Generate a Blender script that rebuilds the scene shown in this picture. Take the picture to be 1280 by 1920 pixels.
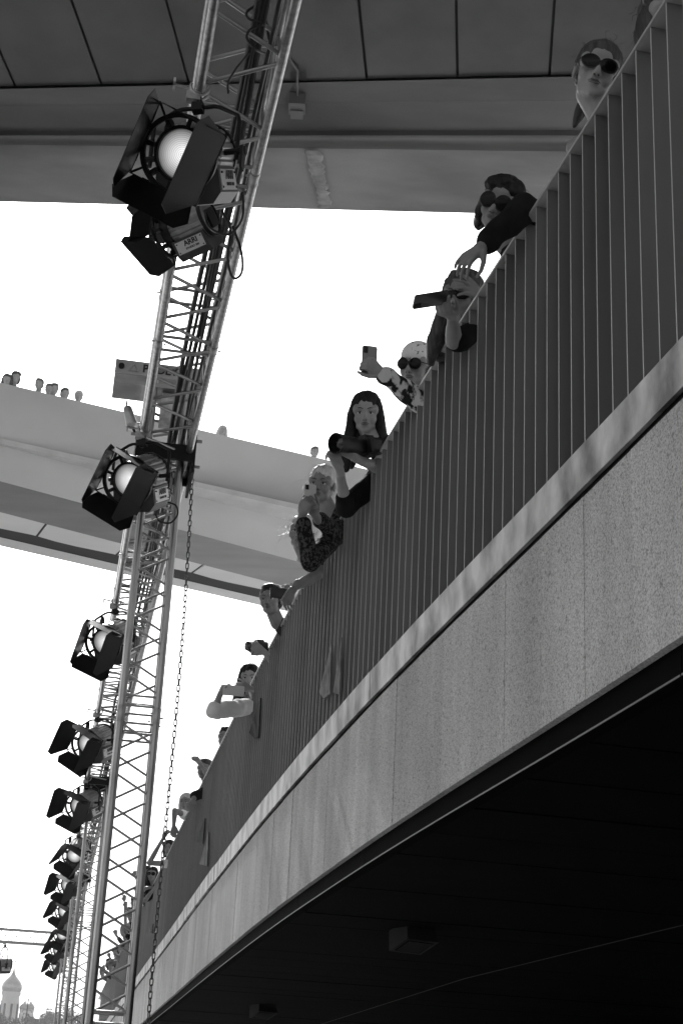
import bpy, bmesh, math, random
from mathutils import Vector, Matrix, Quaternion, noise
random.seed(7)
R = math.radians
for o in list(bpy.data.objects): bpy.data.objects.remove(o, do_unlink=True)
scn = bpy.context.scene
COL = scn.collection

# ------------------------------------------------------------------ camera
CZ = 1.6                     # eye height
FPX = 2926.0                 # focal length in photo pixels (1280 x 1920)
PITCH, ROLL = R(21.4), R(3.0)
fwd = Vector((0, math.cos(PITCH), math.sin(PITCH)))
r0 = Vector((1, 0, 0)); u0 = r0.cross(fwd)
c_r = math.cos(ROLL)*r0 + math.sin(ROLL)*u0
c_u = -math.sin(ROLL)*r0 + math.cos(ROLL)*u0
cam = bpy.data.cameras.new('camera'); camo = bpy.data.objects.new('camera', cam); COL.objects.link(camo)
camo.matrix_world = Matrix(((c_r.x, c_u.x, -fwd.x, 0), (c_r.y, c_u.y, -fwd.y, 0), (c_r.z, c_u.z, -fwd.z, CZ), (0, 0, 0, 1)))
cam.sensor_fit = 'VERTICAL'; cam.sensor_height = 36; cam.lens = 36*FPX/1920
cam.clip_start = 0.05; cam.clip_end = 5000
scn.camera = camo

# ------------------------------------------------------------------ sky, sun, exposure
SUN_AZ, SUN_EL = -12.0, 40.0         # azimuth from the view direction (+Y), left is negative
w = bpy.data.worlds.new('World'); scn.world = w; w.use_nodes = True
nt = w.node_tree; nt.nodes.clear()
sky = nt.nodes.new('ShaderNodeTexSky'); sky.sky_type = 'NISHITA'; sky.sun_disc = False
sky.sun_elevation = R(SUN_EL); sky.sun_rotation = R(SUN_AZ)
sky.air_density = 1.0; sky.dust_density = 3.0; sky.ozone_density = 1.0
bw = nt.nodes.new('ShaderNodeRGBToBW'); bg = nt.nodes.new('ShaderNodeBackground'); wo = nt.nodes.new('ShaderNodeOutputWorld')
bg.inputs['Strength'].default_value = 0.15
nt.links.new(sky.outputs[0], bw.inputs[0]); nt.links.new(bw.outputs[0], bg.inputs['Color']); nt.links.new(bg.outputs[0], wo.inputs['Surface'])
sl = bpy.data.lights.new('sun', 'SUN'); sl.energy = 3.5; sl.angle = R(0.5); sl.color = (1, 1, 1)
so = bpy.data.objects.new('sun', sl); COL.objects.link(so)
sdir = Vector((math.sin(R(SUN_AZ))*math.cos(R(SUN_EL)), math.cos(R(SUN_AZ))*math.cos(R(SUN_EL)), math.sin(R(SUN_EL))))
so.rotation_euler = sdir.to_track_quat('Z', 'Y').to_euler(); so.location = sdir*60
vs = scn.view_settings; vs.view_transform = 'Standard'; vs.look = 'None'; vs.gamma = 1; vs.use_curve_mapping = False
vs.exposure = 0.5
scn.render.engine = 'CYCLES'

# ------------------------------------------------------------------ pixel helpers (a pixel gives a direction, the distance comes from a height or a depth)
def ray(px, py):
    return ((px-640)*c_r + (960-py)*c_u + FPX*fwd).normalized()
def Wz(px, py, z):           # point of that direction at height z above the eye
    d = ray(px, py); p = d*(z/d.z); return Vector((p.x, p.y, p.z+CZ))
def Wy(px, py, y):           # point of that direction at forward distance y
    d = ray(px, py); p = d*(y/d.y); return Vector((p.x, p.y, p.z+CZ))

# ------------------------------------------------------------------ materials (the photograph is black and white: every colour is a grey)
MAT = {}
def mat(name, v, rough=.6, metal=0, spec=.5, v2=None, scale=8, detail=4, bump=0, bscale=None, stretch=(1, 1, 1), contrast=(.35, .65), rnd=0, coat=0):
    m = bpy.data.materials.new(name); m.use_nodes = True; t = m.node_tree; b = t.nodes['Principled BSDF']
    b.inputs['Roughness'].default_value = rough; b.inputs['Metallic'].default_value = metal
    b.inputs['Specular IOR Level'].default_value = spec; b.inputs['Coat Weight'].default_value = coat
    b.inputs['Base Color'].default_value = (v, v, v, 1)
    co = t.nodes.new('ShaderNodeTexCoord'); mp = t.nodes.new('ShaderNodeMapping'); mp.inputs['Scale'].default_value = stretch
    t.links.new(co.outputs['Object'], mp.inputs[0])
    col = None
    if v2 is not None:
        n = t.nodes.new('ShaderNodeTexNoise'); n.inputs['Scale'].default_value = scale; n.inputs['Detail'].default_value = detail
        t.links.new(mp.outputs[0], n.inputs['Vector'])
        r = t.nodes.new('ShaderNodeValToRGB'); r.color_ramp.elements[0].position = contrast[0]; r.color_ramp.elements[1].position = contrast[1]
        r.color_ramp.elements[0].color = (v, v, v, 1); r.color_ramp.elements[1].color = (v2, v2, v2, 1)
        t.links.new(n.outputs['Fac'], r.inputs[0]); col = r.outputs[0]
        if rnd:
            oi = t.nodes.new('ShaderNodeObjectInfo'); mr = t.nodes.new('ShaderNodeMapRange')
            mr.inputs['To Min'].default_value = 1-rnd; mr.inputs['To Max'].default_value = 1+rnd
            t.links.new(oi.outputs['Random'], mr.inputs['Value'])
            mx = t.nodes.new('ShaderNodeVectorMath'); mx.operation = 'SCALE'
            t.links.new(col, mx.inputs[0]); t.links.new(mr.outputs[0], mx.inputs['Scale']); col = mx.outputs[0]
        t.links.new(col, b.inputs['Base Color'])
    if bump:
        n2 = t.nodes.new('ShaderNodeTexNoise'); n2.inputs['Scale'].default_value = bscale or scale; n2.inputs['Detail'].default_value = 5
        t.links.new(mp.outputs[0], n2.inputs['Vector'])
        bp = t.nodes.new('ShaderNodeBump'); bp.inputs['Strength'].default_value = bump; bp.inputs['Distance'].default_value = .01
        t.links.new(n2.outputs['Fac'], bp.inputs['Height']); t.links.new(bp.outputs[0], b.inputs['Normal'])
    MAT[name] = m
    return m
mat('aluminium', .30, .34, .9, v2=.46, scale=30, stretch=(1, 1, .12), bump=.05)
mat('galvanised', .32, .45, .8, v2=.5, scale=18)
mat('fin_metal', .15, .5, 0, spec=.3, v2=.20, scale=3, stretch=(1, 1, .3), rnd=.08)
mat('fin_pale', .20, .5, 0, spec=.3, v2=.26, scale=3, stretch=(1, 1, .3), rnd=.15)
mat('rail_metal', .42, .45, .2)
mat('coping_metal', .12, .5, .15, spec=.3, v2=.60, scale=4.5, detail=9, stretch=(1.2, 1.2, .8), contrast=(.32, .62), bump=.05)
mat('paving', .20, .85, v2=.30, scale=2)
mat('terrace', .46, .85, v2=.54, scale=3)
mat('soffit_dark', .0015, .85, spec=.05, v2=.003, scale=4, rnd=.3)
mat('black_trim', .002, .9, spec=.03)
mat('trim_lip', .028, .5, .2)
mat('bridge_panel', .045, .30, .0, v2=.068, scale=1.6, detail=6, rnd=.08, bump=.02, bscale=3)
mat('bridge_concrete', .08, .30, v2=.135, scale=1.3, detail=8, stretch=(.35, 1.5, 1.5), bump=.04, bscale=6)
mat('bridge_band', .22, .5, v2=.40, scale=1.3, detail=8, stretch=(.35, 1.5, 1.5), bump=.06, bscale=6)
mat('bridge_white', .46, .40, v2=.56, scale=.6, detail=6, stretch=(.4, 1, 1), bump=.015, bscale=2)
mat('bridge_patch', .28, .9, v2=.52, scale=9, stretch=(.5, 2, 2), contrast=(.3, .7), detail=6, bump=.5, bscale=40)
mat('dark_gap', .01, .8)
mat('black_paint', .005, .45, spec=.25, bump=.02, bscale=60)
mat('leaf_paint', .004, .34, .0, spec=.14)
mat('lamp_body', .20, .40, .5, v2=.27, scale=12)
mat('ballast_grey', .035, .45, .2, v2=.05, scale=10)
mat('lamp_plate', .55, .45, .3)
mat('print', .01, .6)
mat('cable', .008, .5)
mat('chain_metal', .06, .38, .85, v2=.12, scale=40)
mat('skin', .27, .5, spec=.35, v2=.33, scale=14, detail=3)
mat('skin_dark', .20, .5, spec=.35, v2=.25, scale=14, detail=3)
mat('lips', .13, .4)
mat('eye_white', .55, .2); mat('iris', .012, .08); mat('brow', .04, .8)
mat('hair_dark', .006, .42, spec=.22, v2=.018, scale=60, stretch=(1, 1, .08), bump=.5, bscale=120)
mat('hair_mid', .035, .42, spec=.25, v2=.08, scale=60, stretch=(1, 1, .08), bump=.5, bscale=120)
mat('hair_blond', .38, .4, v2=.62, scale=60, stretch=(1, 1, .08), bump=.5, bscale=120)
mat('cloth_black', .010, .85, spec=.08, v2=.018, scale=9, bump=.25, bscale=22)
mat('cloth_dark', .035, .85, spec=.08, v2=.05, scale=9, bump=.25, bscale=22)
mat('cloth_mid', .11, .85, spec=.08, v2=.22, scale=9, bump=.25, bscale=22)
mat('cloth_light', .78, .85, spec=.08, v2=.86, scale=9, bump=.3, bscale=20)
mat('cloth_pattern', .02, .85, spec=.08, v2=.62, scale=24, detail=3, stretch=(1, 1, .45), contrast=(.47, .55), bump=.2)
mat('cloth_lace', .012, .85, spec=.08, v2=.075, scale=60, detail=3, contrast=(.48, .56), bump=.3)
mat('cap_print', .82, .85, v2=.10, scale=55, detail=2, contrast=(.62, .66), bump=.15)
mat('sunglass', .003, .08, spec=.2); mat('glass_frame', .008, .25)
mat('phone_dark', .012, .18); mat('phone_pale', .62, .35); mat('phone_mid', .22, .3); mat('lamp_grey', .025, .6); mat('screen', .01, .08)
mat('camera_black', .006, .45, spec=.35, bump=.1, bscale=200); mat('camera_glass', .01, .03, spec=.9); mat('silver', .55, .3, .8)
mat('box_plate', .26, .4, .5, v2=.36, scale=6)
mat('gold', .42, .3, .55, v2=.55, scale=2); mat('church_wall', .70, .8, v2=.76, scale=1); mat('church_dark', .06, .7); mat('roof', .25, .6)
mat('bark', .06, .9); mat('leaf', .06, .7, v2=.11, scale=.6); mat('grass', .10, .9, v2=.14, scale=.05)
mat('post', .12, .5)
def fin_edges(name, edge_v):     # fin edges coloured lighter, standing in for the sky light they catch
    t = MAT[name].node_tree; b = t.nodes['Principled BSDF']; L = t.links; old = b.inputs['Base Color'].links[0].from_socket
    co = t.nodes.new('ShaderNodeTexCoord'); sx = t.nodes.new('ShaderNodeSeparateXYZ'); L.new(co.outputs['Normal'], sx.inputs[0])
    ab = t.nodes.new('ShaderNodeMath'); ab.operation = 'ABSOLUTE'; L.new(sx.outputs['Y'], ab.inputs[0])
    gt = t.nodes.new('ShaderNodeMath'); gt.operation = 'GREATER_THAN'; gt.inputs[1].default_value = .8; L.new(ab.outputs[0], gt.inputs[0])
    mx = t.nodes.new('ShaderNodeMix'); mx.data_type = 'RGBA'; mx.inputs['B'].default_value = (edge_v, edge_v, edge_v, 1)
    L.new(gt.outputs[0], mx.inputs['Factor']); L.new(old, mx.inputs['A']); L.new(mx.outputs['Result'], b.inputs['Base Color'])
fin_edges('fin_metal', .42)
def granite():
    m = mat('granite', .3, .75, spec=.3, rnd=0); t = m.node_tree; b = t.nodes['Principled BSDF']; L = t.links
    co = [n for n in t.nodes if n.type == 'TEX_COORD'][0]
    geo = t.nodes.new('ShaderNodeNewGeometry')
    def noise(sc, det, st=(1, 1, 1)):
        mp = t.nodes.new('ShaderNodeMapping'); mp.inputs['Scale'].default_value = st; L.new(geo.outputs['Position'], mp.inputs[0])
        n = t.nodes.new('ShaderNodeTexNoise'); n.inputs['Scale'].default_value = sc; n.inputs['Detail'].default_value = det; L.new(mp.outputs[0], n.inputs['Vector']); return n.outputs['Fac']
    def ramp(f, a, b_, va, vb):
        r = t.nodes.new('ShaderNodeMapRange'); r.inputs['From Min'].default_value = a; r.inputs['From Max'].default_value = b_; r.inputs['To Min'].default_value = va; r.inputs['To Max'].default_value = vb; L.new(f, r.inputs['Value']); return r.outputs[0]
    def mul(a, b_):
        n = t.nodes.new('ShaderNodeMath'); n.operation = 'MULTIPLY'; L.new(a, n.inputs[0]); L.new(b_, n.inputs[1]); return n.outputs[0]
    sp = ramp(noise(150, 4), .36, .60, .30, .58)                       # speckle of the stone
    sp2 = ramp(noise(60, 5), .30, .44, .55, 1.03)
    st = ramp(noise(5, 5, (1, 1, .12)), .3, .7, .84, 1.12)           # run-off streaks
    bl = ramp(noise(1.1, 4), .3, .7, .86, 1.14)
    oi = t.nodes.new('ShaderNodeObjectInfo'); rn = ramp(oi.outputs['Random'], 0, 1, .90, 1.08)
    v = mul(mul(mul(sp, sp2), mul(st, bl)), rn)
    L.new(v, b.inputs['Base Color'])
    bp = t.nodes.new('ShaderNodeBump'); bp.inputs['Strength'].default_value = .35; bp.inputs['Distance'].default_value = .004
    L.new(noise(140, 3), bp.inputs['Height']); L.new(bp.outputs[0], b.inputs['Normal'])
granite()
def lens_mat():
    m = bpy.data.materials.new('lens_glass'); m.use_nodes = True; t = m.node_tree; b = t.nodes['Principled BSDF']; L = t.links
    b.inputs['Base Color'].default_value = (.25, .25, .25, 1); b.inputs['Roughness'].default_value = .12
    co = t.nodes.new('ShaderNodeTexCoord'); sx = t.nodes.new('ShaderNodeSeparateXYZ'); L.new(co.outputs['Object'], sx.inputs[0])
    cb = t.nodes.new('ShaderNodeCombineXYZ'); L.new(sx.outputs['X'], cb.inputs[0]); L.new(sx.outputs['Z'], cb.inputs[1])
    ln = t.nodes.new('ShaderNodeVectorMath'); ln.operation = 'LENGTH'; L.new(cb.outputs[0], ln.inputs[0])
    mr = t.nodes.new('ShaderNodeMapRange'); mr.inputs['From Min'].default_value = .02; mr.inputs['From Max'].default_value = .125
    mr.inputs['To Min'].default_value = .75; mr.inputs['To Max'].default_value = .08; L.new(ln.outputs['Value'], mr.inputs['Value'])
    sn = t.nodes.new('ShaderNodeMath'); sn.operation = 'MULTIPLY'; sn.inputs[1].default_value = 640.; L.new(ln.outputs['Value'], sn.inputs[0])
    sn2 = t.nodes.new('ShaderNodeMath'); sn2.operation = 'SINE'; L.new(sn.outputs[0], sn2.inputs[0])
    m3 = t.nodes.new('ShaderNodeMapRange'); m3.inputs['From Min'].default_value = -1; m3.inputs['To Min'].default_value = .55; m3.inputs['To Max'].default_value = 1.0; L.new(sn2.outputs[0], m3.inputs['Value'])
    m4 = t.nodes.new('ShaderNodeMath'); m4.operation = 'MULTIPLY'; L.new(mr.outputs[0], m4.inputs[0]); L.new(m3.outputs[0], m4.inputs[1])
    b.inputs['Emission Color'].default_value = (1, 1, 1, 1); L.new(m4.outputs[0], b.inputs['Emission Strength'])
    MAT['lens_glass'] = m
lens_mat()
def clear_glass():
    m = bpy.data.materials.new('clear_glass'); m.use_nodes = True; t = m.node_tree; t.nodes.remove(t.nodes['Principled BSDF'])
    tr = t.nodes.new('ShaderNodeBsdfTransparent'); gl = t.nodes.new('ShaderNodeBsdfGlossy'); gl.inputs['Roughness'].default_value = .03
    mx = t.nodes.new('ShaderNodeMixShader'); mx.inputs[0].default_value = .06
    t.links.new(tr.outputs[0], mx.inputs[1]); t.links.new(gl.outputs[0], mx.inputs[2]); t.links.new(mx.outputs[0], t.nodes['Material Output'].inputs['Surface'])
    MAT['clear_glass'] = m
clear_glass()

# ------------------------------------------------------------------ mesh helpers
class MB:
    def __init__(s): s.v = []; s.f = []
    def add(s, vs, fs):
        n = len(s.v); s.v += [tuple(v) for v in vs]; s.f += [tuple(i+n for i in f) for f in fs]; return s
    def box(s, c, d, rot=None):
        c = Vector(c); M = rot.to_3x3() if rot is not None else Matrix.Identity(3)
        vs = [c + M @ Vector((x*d[0]/2, y*d[1]/2, z*d[2]/2)) for x in (-1, 1) for y in (-1, 1) for z in (-1, 1)]
        return s.add(vs, [(0, 1, 3, 2), (4, 6, 7, 5), (0, 4, 5, 1), (2, 3, 7, 6), (0, 2, 6, 4), (1, 5, 7, 3)])
    def hexa(s, a, b):      # two quads a (bottom loop) and b (top loop)
        return s.add(list(a)+list(b), [(3, 2, 1, 0), (4, 5, 6, 7), (0, 1, 5, 4), (1, 2, 6, 5), (2, 3, 7, 6), (3, 0, 4, 7)])
    def prism(s, poly, off):   # planar polygon extruded by vector off
        n = len(poly); p = [Vector(q) for q in poly]; off = Vector(off)
        vs = p + [q+off for q in p]
        return s.add(vs, [tuple(range(n))[::-1], tuple(range(n, 2*n))] + [(i, (i+1) % n, n+(i+1) % n, n+i) for i in range(n)])
    def tube(s, pts, r, seg=8, caps=True, closed=False):
        pts = [Vector(p) for p in pts]; n = len(pts); rs = r if isinstance(r, (list, tuple)) else [r]*n
        vs = []; fs = []; up = None
        for i, p in enumerate(pts):
            if closed: d = pts[(i+1) % n]-pts[i-1]
            else: d = pts[min(i+1, n-1)]-pts[max(i-1, 0)]
            d = d.normalized() if d.length > 1e-9 else Vector((0, 0, 1))
            if up is None:
                up = Vector((0, 0, 1)) if abs(d.z) < .9 else Vector((1, 0, 0))
            sx = up.cross(d)
            if sx.length < 1e-5: sx = Vector((0, 1, 0)).cross(d)
            sx.normalize(); sy = d.cross(sx); up = sy
            for k in range(seg):
                a = 2*math.pi*k/seg; vs.append(p + rs[i]*(math.cos(a)*sx + math.sin(a)*sy))
        m = n if closed else n-1
        for i in range(m):
            for k in range(seg):
                a = i*seg+k; b = i*seg+(k+1) % seg; j = ((i+1) % n)*seg
                fs.append((a, b, j+(k+1) % seg, j+k))
        if caps and not closed: fs.append(tuple(range(seg))[::-1]); fs.append(tuple((n-1)*seg+k for k in range(seg)))
        return s.add(vs, fs)
    def ell(s, c, r, rot=None, seg=14, rings=9):
        c = Vector(c); M = rot.to_3x3() if rot is not None else Matrix.Identity(3)
        vs = [c + M @ Vector((0, 0, r[2]))]; fs = []
        for i in range(1, rings):
            t = math.pi*i/rings
            for k in range(seg):
                a = 2*math.pi*k/seg
                vs.append(c + M @ Vector((r[0]*math.sin(t)*math.cos(a), r[1]*math.sin(t)*math.sin(a), r[2]*math.cos(t))))
        vs.append(c + M @ Vector((0, 0, -r[2]))); last = len(vs)-1
        for k in range(seg):
            fs.append((0, 1+k, 1+(k+1) % seg)); fs.append((last, last-seg+(k+1) % seg, last-seg+k))
        for i in range(rings-2):
            for k in range(seg):
                a = 1+i*seg+k; b = 1+i*seg+(k+1) % seg; fs.append((a, a+seg, b+seg, b))
        return s.add(vs, fs)
    def cap(s, a, b, ra, rb=None, seg=12):    # tapered capsule
        a = Vector(a); b = Vector(b); rb = ra if rb is None else rb; d = (b-a)
        if d.length < 1e-6: return s.ell(a, (ra, ra, ra))
        d.normalize(); pts = []; rs = []
        for t in (80, 60, 35, 15): pts.append(a - d*ra*math.sin(R(t))); rs.append(ra*math.cos(R(t)))
        pts.append(a); rs.append(ra); pts.append(b); rs.append(rb)
        for t in (15, 35, 60, 80): pts.append(b + d*rb*math.sin(R(t))); rs.append(rb*math.cos(R(t)))
        return s.tube(pts, rs, seg)
    def chain(s, pts, rs, seg=12):
        for i in range(len(pts)-1): s.cap(pts[i], pts[i+1], rs[i], rs[i+1], seg)
        return s
    def lathe(s, prof, axis='Z', seg=32, c=(0, 0, 0), close=False):   # prof: (radius, height) list
        vs = []; fs = []; n = len(prof); c = Vector(c)
        for r_, h in prof:
            for k in range(seg):
                a = 2*math.pi*k/seg; x, y = r_*math.cos(a), r_*math.sin(a)
                vs.append(c + (Vector((x, y, h)) if axis == 'Z' else Vector((x, h, -y)) if axis == 'Y' else Vector((h, x, y))))
        for i in range(n if close else n-1):
            j = (i+1) % n
            for k in range(seg): fs.append((i*seg+k, i*seg+(k+1) % seg, j*seg+(k+1) % seg, j*seg+k))
        if not close:
            if prof[0][0] > 1e-6: fs.append(tuple(range(seg))[::-1])
            if prof[-1][0] > 1e-6: fs.append(tuple((n-1)*seg+k for k in range(seg)))
        return s.add(vs, fs)
    def mesh(s, name, m=None, smooth=False):
        me = bpy.data.meshes.new(name); me.from_pydata(s.v, [], s.f); me.validate(); me.update()
        if m: me.materials.append(MAT[m])
        if smooth:
            for p in me.polygons: p.use_smooth = True
            me.set_sharp_from_angle(angle=R(smooth if smooth is not True else 40))
        return me
    def build(s, name, m, parent=None, smooth=False, local=False, loc=None):
        if parent is not None and not local:
            q = parent_world(parent); s.v = [tuple(Vector(v)-q) for v in s.v]
        return put(name, s.mesh(name, m, smooth), parent, loc)
def parent_world(p):
    q = Vector((0, 0, 0))
    while p is not None: q = q + p.location; p = p.parent
    return q
def put(name, me, parent=None, loc=None, rot=None, scale=None):
    o = bpy.data.objects.new(name, me); COL.objects.link(o)
    if parent is not None: o.parent = parent
    if loc is not None: o.location = loc
    if rot is not None: o.rotation_mode = 'QUATERNION'; o.rotation_quaternion = rot
    if scale is not None: o.scale = scale
    return o
def tag(o, label=None, cat=None, group=None, kind=None):
    if label: o['label'] = label
    if cat: o['category'] = cat
    if group: o['group'] = group
    if kind: o['kind'] = kind
    return o
def thing(name, loc, label, cat, group=None):
    o = bpy.data.objects.new(name, None); COL.objects.link(o); o.location = loc; o.empty_display_size = .1
    return tag(o, label, cat, group)
def copy_tree(o, parent=None):
    c = o.copy(); COL.objects.link(c); c.parent = parent
    for ch in list(o.children): copy_tree(ch, c)
    return c
def frame_rot(y, up=Vector((0, 0, 1))):       # matrix whose Y axis is y and Z axis is near up
    y = Vector(y).normalized(); x = y.cross(up).normalized(); z = x.cross(y)
    return Matrix((x, y, z)).transposed()
def zquat(d): return Vector(d).to_track_quat('Z', 'Y')
def lerp(a, b, t): return a+(b-a)*t

# ------------------------------------------------------------------ plan of the overlook: x of its edge as a function of the forward distance
PLAN = [(1.45, -7), (1.43, 0), (1.22, 2.5), (1.08, 3.3), (0.93, 4.05), (0.85, 4.45), (.75, 4.93), (.65, 5.41), (.55, 5.88), (.42, 6.49), (.32, 6.99), (.22, 7.5), (.10, 8.12), (-.01, 8.73), (-.20, 9.76), (-.43, 11.1), (-.58, 12.0), (-.84, 13.6), (-1.20, 15.85), (-1.6, 18.4), (-1.98, 20.8), (-3.10, 27.9), (-4.93, 39.5), (-7.45, 55.5)]
def edge_x(y):
    for i in range(len(PLAN)-1):
        (x0, y0), (x1, y1) = PLAN[i], PLAN[i+1]
        if y <= y1 or i == len(PLAN)-2: return x0+(x1-x0)*(y-y0)/(y1-y0)
def edge_x_s(y): return (edge_x(y-.6)+edge_x(y-.3)+edge_x(y)+edge_x(y+.3)+edge_x(y+.6))/5
def edge(y, o=0, z=0):       # o metres outside (towards the stage)
    t = Vector((edge_x_s(y+.2)-edge_x_s(y-.2), .4, 0)).normalized(); n = Vector((-t.y, t.x, 0))
    return Vector((edge_x_s(y), y, z)) + n*o
def edge_tan(y): return Vector((edge_x_s(y+.2)-edge_x_s(y-.2), .4, 0)).normalized()
Z_TOP, Z_COP, Z_COPB, Z_FB = CZ+3.39, CZ+2.14, CZ+1.985, CZ+1.27

# ================================================================== setting
g = MB().add([(-1200, -1200, 0), (1200, -1200, 0), (1200, 1200, 0), (-1200, 1200, 0)], [(0, 1, 2, 3)]).build('ground', 'paving'); tag(g, kind='structure')
# terrace slab (deck of the overlook), widened unseen to bounce sun onto the bridge
ys = [-6+i*.75 for i in range(83)]
mb = MB()
for a, b in zip(ys[:-1], ys[1:]):
    p, q = edge(a, -.06), edge(b, -.06)
    lo, hi = Z_FB+.05, Z_COP-.004
    A = [(p.x, p.y), (p.x+70, p.y), (q.x+70, q.y), (q.x, q.y)]
    mb.hexa([(x, y, lo) for x, y in A], [(x, y, hi) for x, y in A])
tag(mb.build('terrace_deck', 'terrace'), kind='structure')
# rear wall below the terrace and the closed ends
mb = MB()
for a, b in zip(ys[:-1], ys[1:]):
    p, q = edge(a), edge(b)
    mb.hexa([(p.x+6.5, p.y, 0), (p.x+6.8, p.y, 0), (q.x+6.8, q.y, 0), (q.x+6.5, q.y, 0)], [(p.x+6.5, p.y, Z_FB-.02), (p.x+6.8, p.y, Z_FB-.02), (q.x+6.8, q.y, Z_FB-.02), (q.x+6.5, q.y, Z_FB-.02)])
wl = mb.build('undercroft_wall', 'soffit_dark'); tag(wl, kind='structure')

# overlook wall: granite fascia, coping, trim and boards underneath
ow = thing('overlook_wall', edge(10, 0, Z_FB), 'speckled granite edge band of the overlook under the dark metal fins', 'wall')
y = 1.6; PW = .392
while y < 52:
    a, b = edge(y+.0008), edge(y+PW-.0008)
    na, nb = edge(y, -.028)-edge(y), edge(y+PW, -.028)-edge(y+PW)
    off = random.uniform(-.0015, .0015); nn = na.normalized()*off
    q = [a+nn, b+nn, b+nb, a+na]
    MB().hexa([(p.x, p.y, Z_FB) for p in q], [(p.x, p.y, Z_COPB-.03) for p in q]).build('granite_panel', 'granite', ow)
    y += PW
mb = MB()
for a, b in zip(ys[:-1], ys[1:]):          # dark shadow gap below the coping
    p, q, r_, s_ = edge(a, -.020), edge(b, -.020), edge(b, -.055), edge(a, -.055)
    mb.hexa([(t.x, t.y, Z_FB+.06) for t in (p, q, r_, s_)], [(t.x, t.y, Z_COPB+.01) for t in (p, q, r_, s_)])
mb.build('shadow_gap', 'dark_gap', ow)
def strip(y0, y1, prof, n=8):              # prof: list of (offset, z) closed section swept along the edge
    m = MB(); k = len(prof)
    vs = []
    for i in range(n+1):
        yy = lerp(y0, y1, i/n)
        for o, z in prof: p = edge(yy, o); vs.append((p.x, p.y, z))
    fs = [(i*k+j, i*k+(j+1) % k, (i+1)*k+(j+1) % k, (i+1)*k+j) for i in range(n) for j in range(k)]
    fs += [tuple(range(k))[::-1], tuple(n*k+j for j in range(k))]
    return m.add(vs, fs)
cy_ = [1.0, 7.62, 11.0, 14.4, 17.8, 21.2, 24.6, 28, 31.4, 34.8, 38.2, 42, 47, 53]
for a, b in zip(cy_[:-1], cy_[1:]):
    dz = random.uniform(-.004, .004); do = random.uniform(-.004, .004)
    strip(a+.004, b-.004, [(.012+do, Z_COPB+dz), (.016+do, Z_COP-.006+dz), (.011+do, Z_COP+dz), (-.16, Z_COP+.004), (-.16, Z_COPB+.03), (-.01, Z_COPB+.03), (-.01, Z_COPB)]).build('coping', 'coping_metal', ow)
ty = [1.0, 4.1, 7.75, 9.6, 13.2, 16.8, 20.4, 24, 28, 32, 37, 42, 47, 53]
for a, b in zip(ty[:-1], ty[1:]):
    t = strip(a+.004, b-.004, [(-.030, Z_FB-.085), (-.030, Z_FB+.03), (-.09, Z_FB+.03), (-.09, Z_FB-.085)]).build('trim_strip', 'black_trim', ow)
    strip(a+.004, b-.004, [(-.026, Z_FB-.089), (-.026, Z_FB-.083), (-.029, Z_FB-.083), (-.029, Z_FB-.089)]).build('drip_edge', 'trim_lip', t)
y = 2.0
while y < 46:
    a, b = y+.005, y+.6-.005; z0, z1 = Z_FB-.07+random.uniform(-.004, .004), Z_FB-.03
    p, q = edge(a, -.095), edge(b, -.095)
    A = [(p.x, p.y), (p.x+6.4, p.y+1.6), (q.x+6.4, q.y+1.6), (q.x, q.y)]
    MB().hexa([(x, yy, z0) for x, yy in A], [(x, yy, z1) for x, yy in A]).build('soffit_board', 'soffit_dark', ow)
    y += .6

# fins of the balustrade
fn = thing('fin_balustrade', edge(10, 0, Z_COP), 'tall balustrade of dark upright metal fins with a thin light top rail', 'balustrade')
base = fn.location
FH = Z_TOP-.012-Z_COP
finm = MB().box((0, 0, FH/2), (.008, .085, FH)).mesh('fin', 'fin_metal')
y = 2.2; nfin = 0; SP = .1215; rest = MB()
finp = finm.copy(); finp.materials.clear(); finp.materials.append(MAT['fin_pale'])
while y < 50:
    p = edge(y, -.055, Z_COP); t = edge_tan(y); a = math.atan2(-t.x, t.y)+math.pi/2
    q = Quaternion((0, 0, 1), a+random.uniform(-.012, .012))
    if nfin < 296:
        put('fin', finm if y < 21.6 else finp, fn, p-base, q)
    else:
        rest.box((p.x, p.y, p.z+FH/2), (.008, .085, FH), q.to_matrix())
    nfin += 1; y += SP
if rest.v: tag(rest.build('distant_fins', 'fin_pale', fn), kind='stuff')
ry = [1.0, 5, 9, 13, 17, 21, 26, 31, 36, 43, 53]
for a, b in zip(ry[:-1], ry[1:]):
    strip(a, b-.002, [(-.006, Z_TOP-.012), (-.006, Z_TOP), (-.104, Z_TOP), (-.104, Z_TOP-.012)], 12).build('top_rail', 'rail_metal', fn)

# ------------------------------------------------------------------ bridges
def line_at(P, Q, x):     # point on line PQ at given x
    t = (x-P.x)/(Q.x-P.x); return P+(Q-P)*t
def ruled(lines, xs, name, m, parent, smooth=False):
    mbx = MB(); k = len(lines)
    vs = [line_at(*L_, x) for x in xs for L_ in lines]
    fs = [(i*k+j, i*k+j+1, (i+1)*k+j+1, (i+1)*k+j) for i in range(len(xs)-1) for j in range(k-1)]
    return mbx.add(vs, fs).build(name, m, parent, smooth)
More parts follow.
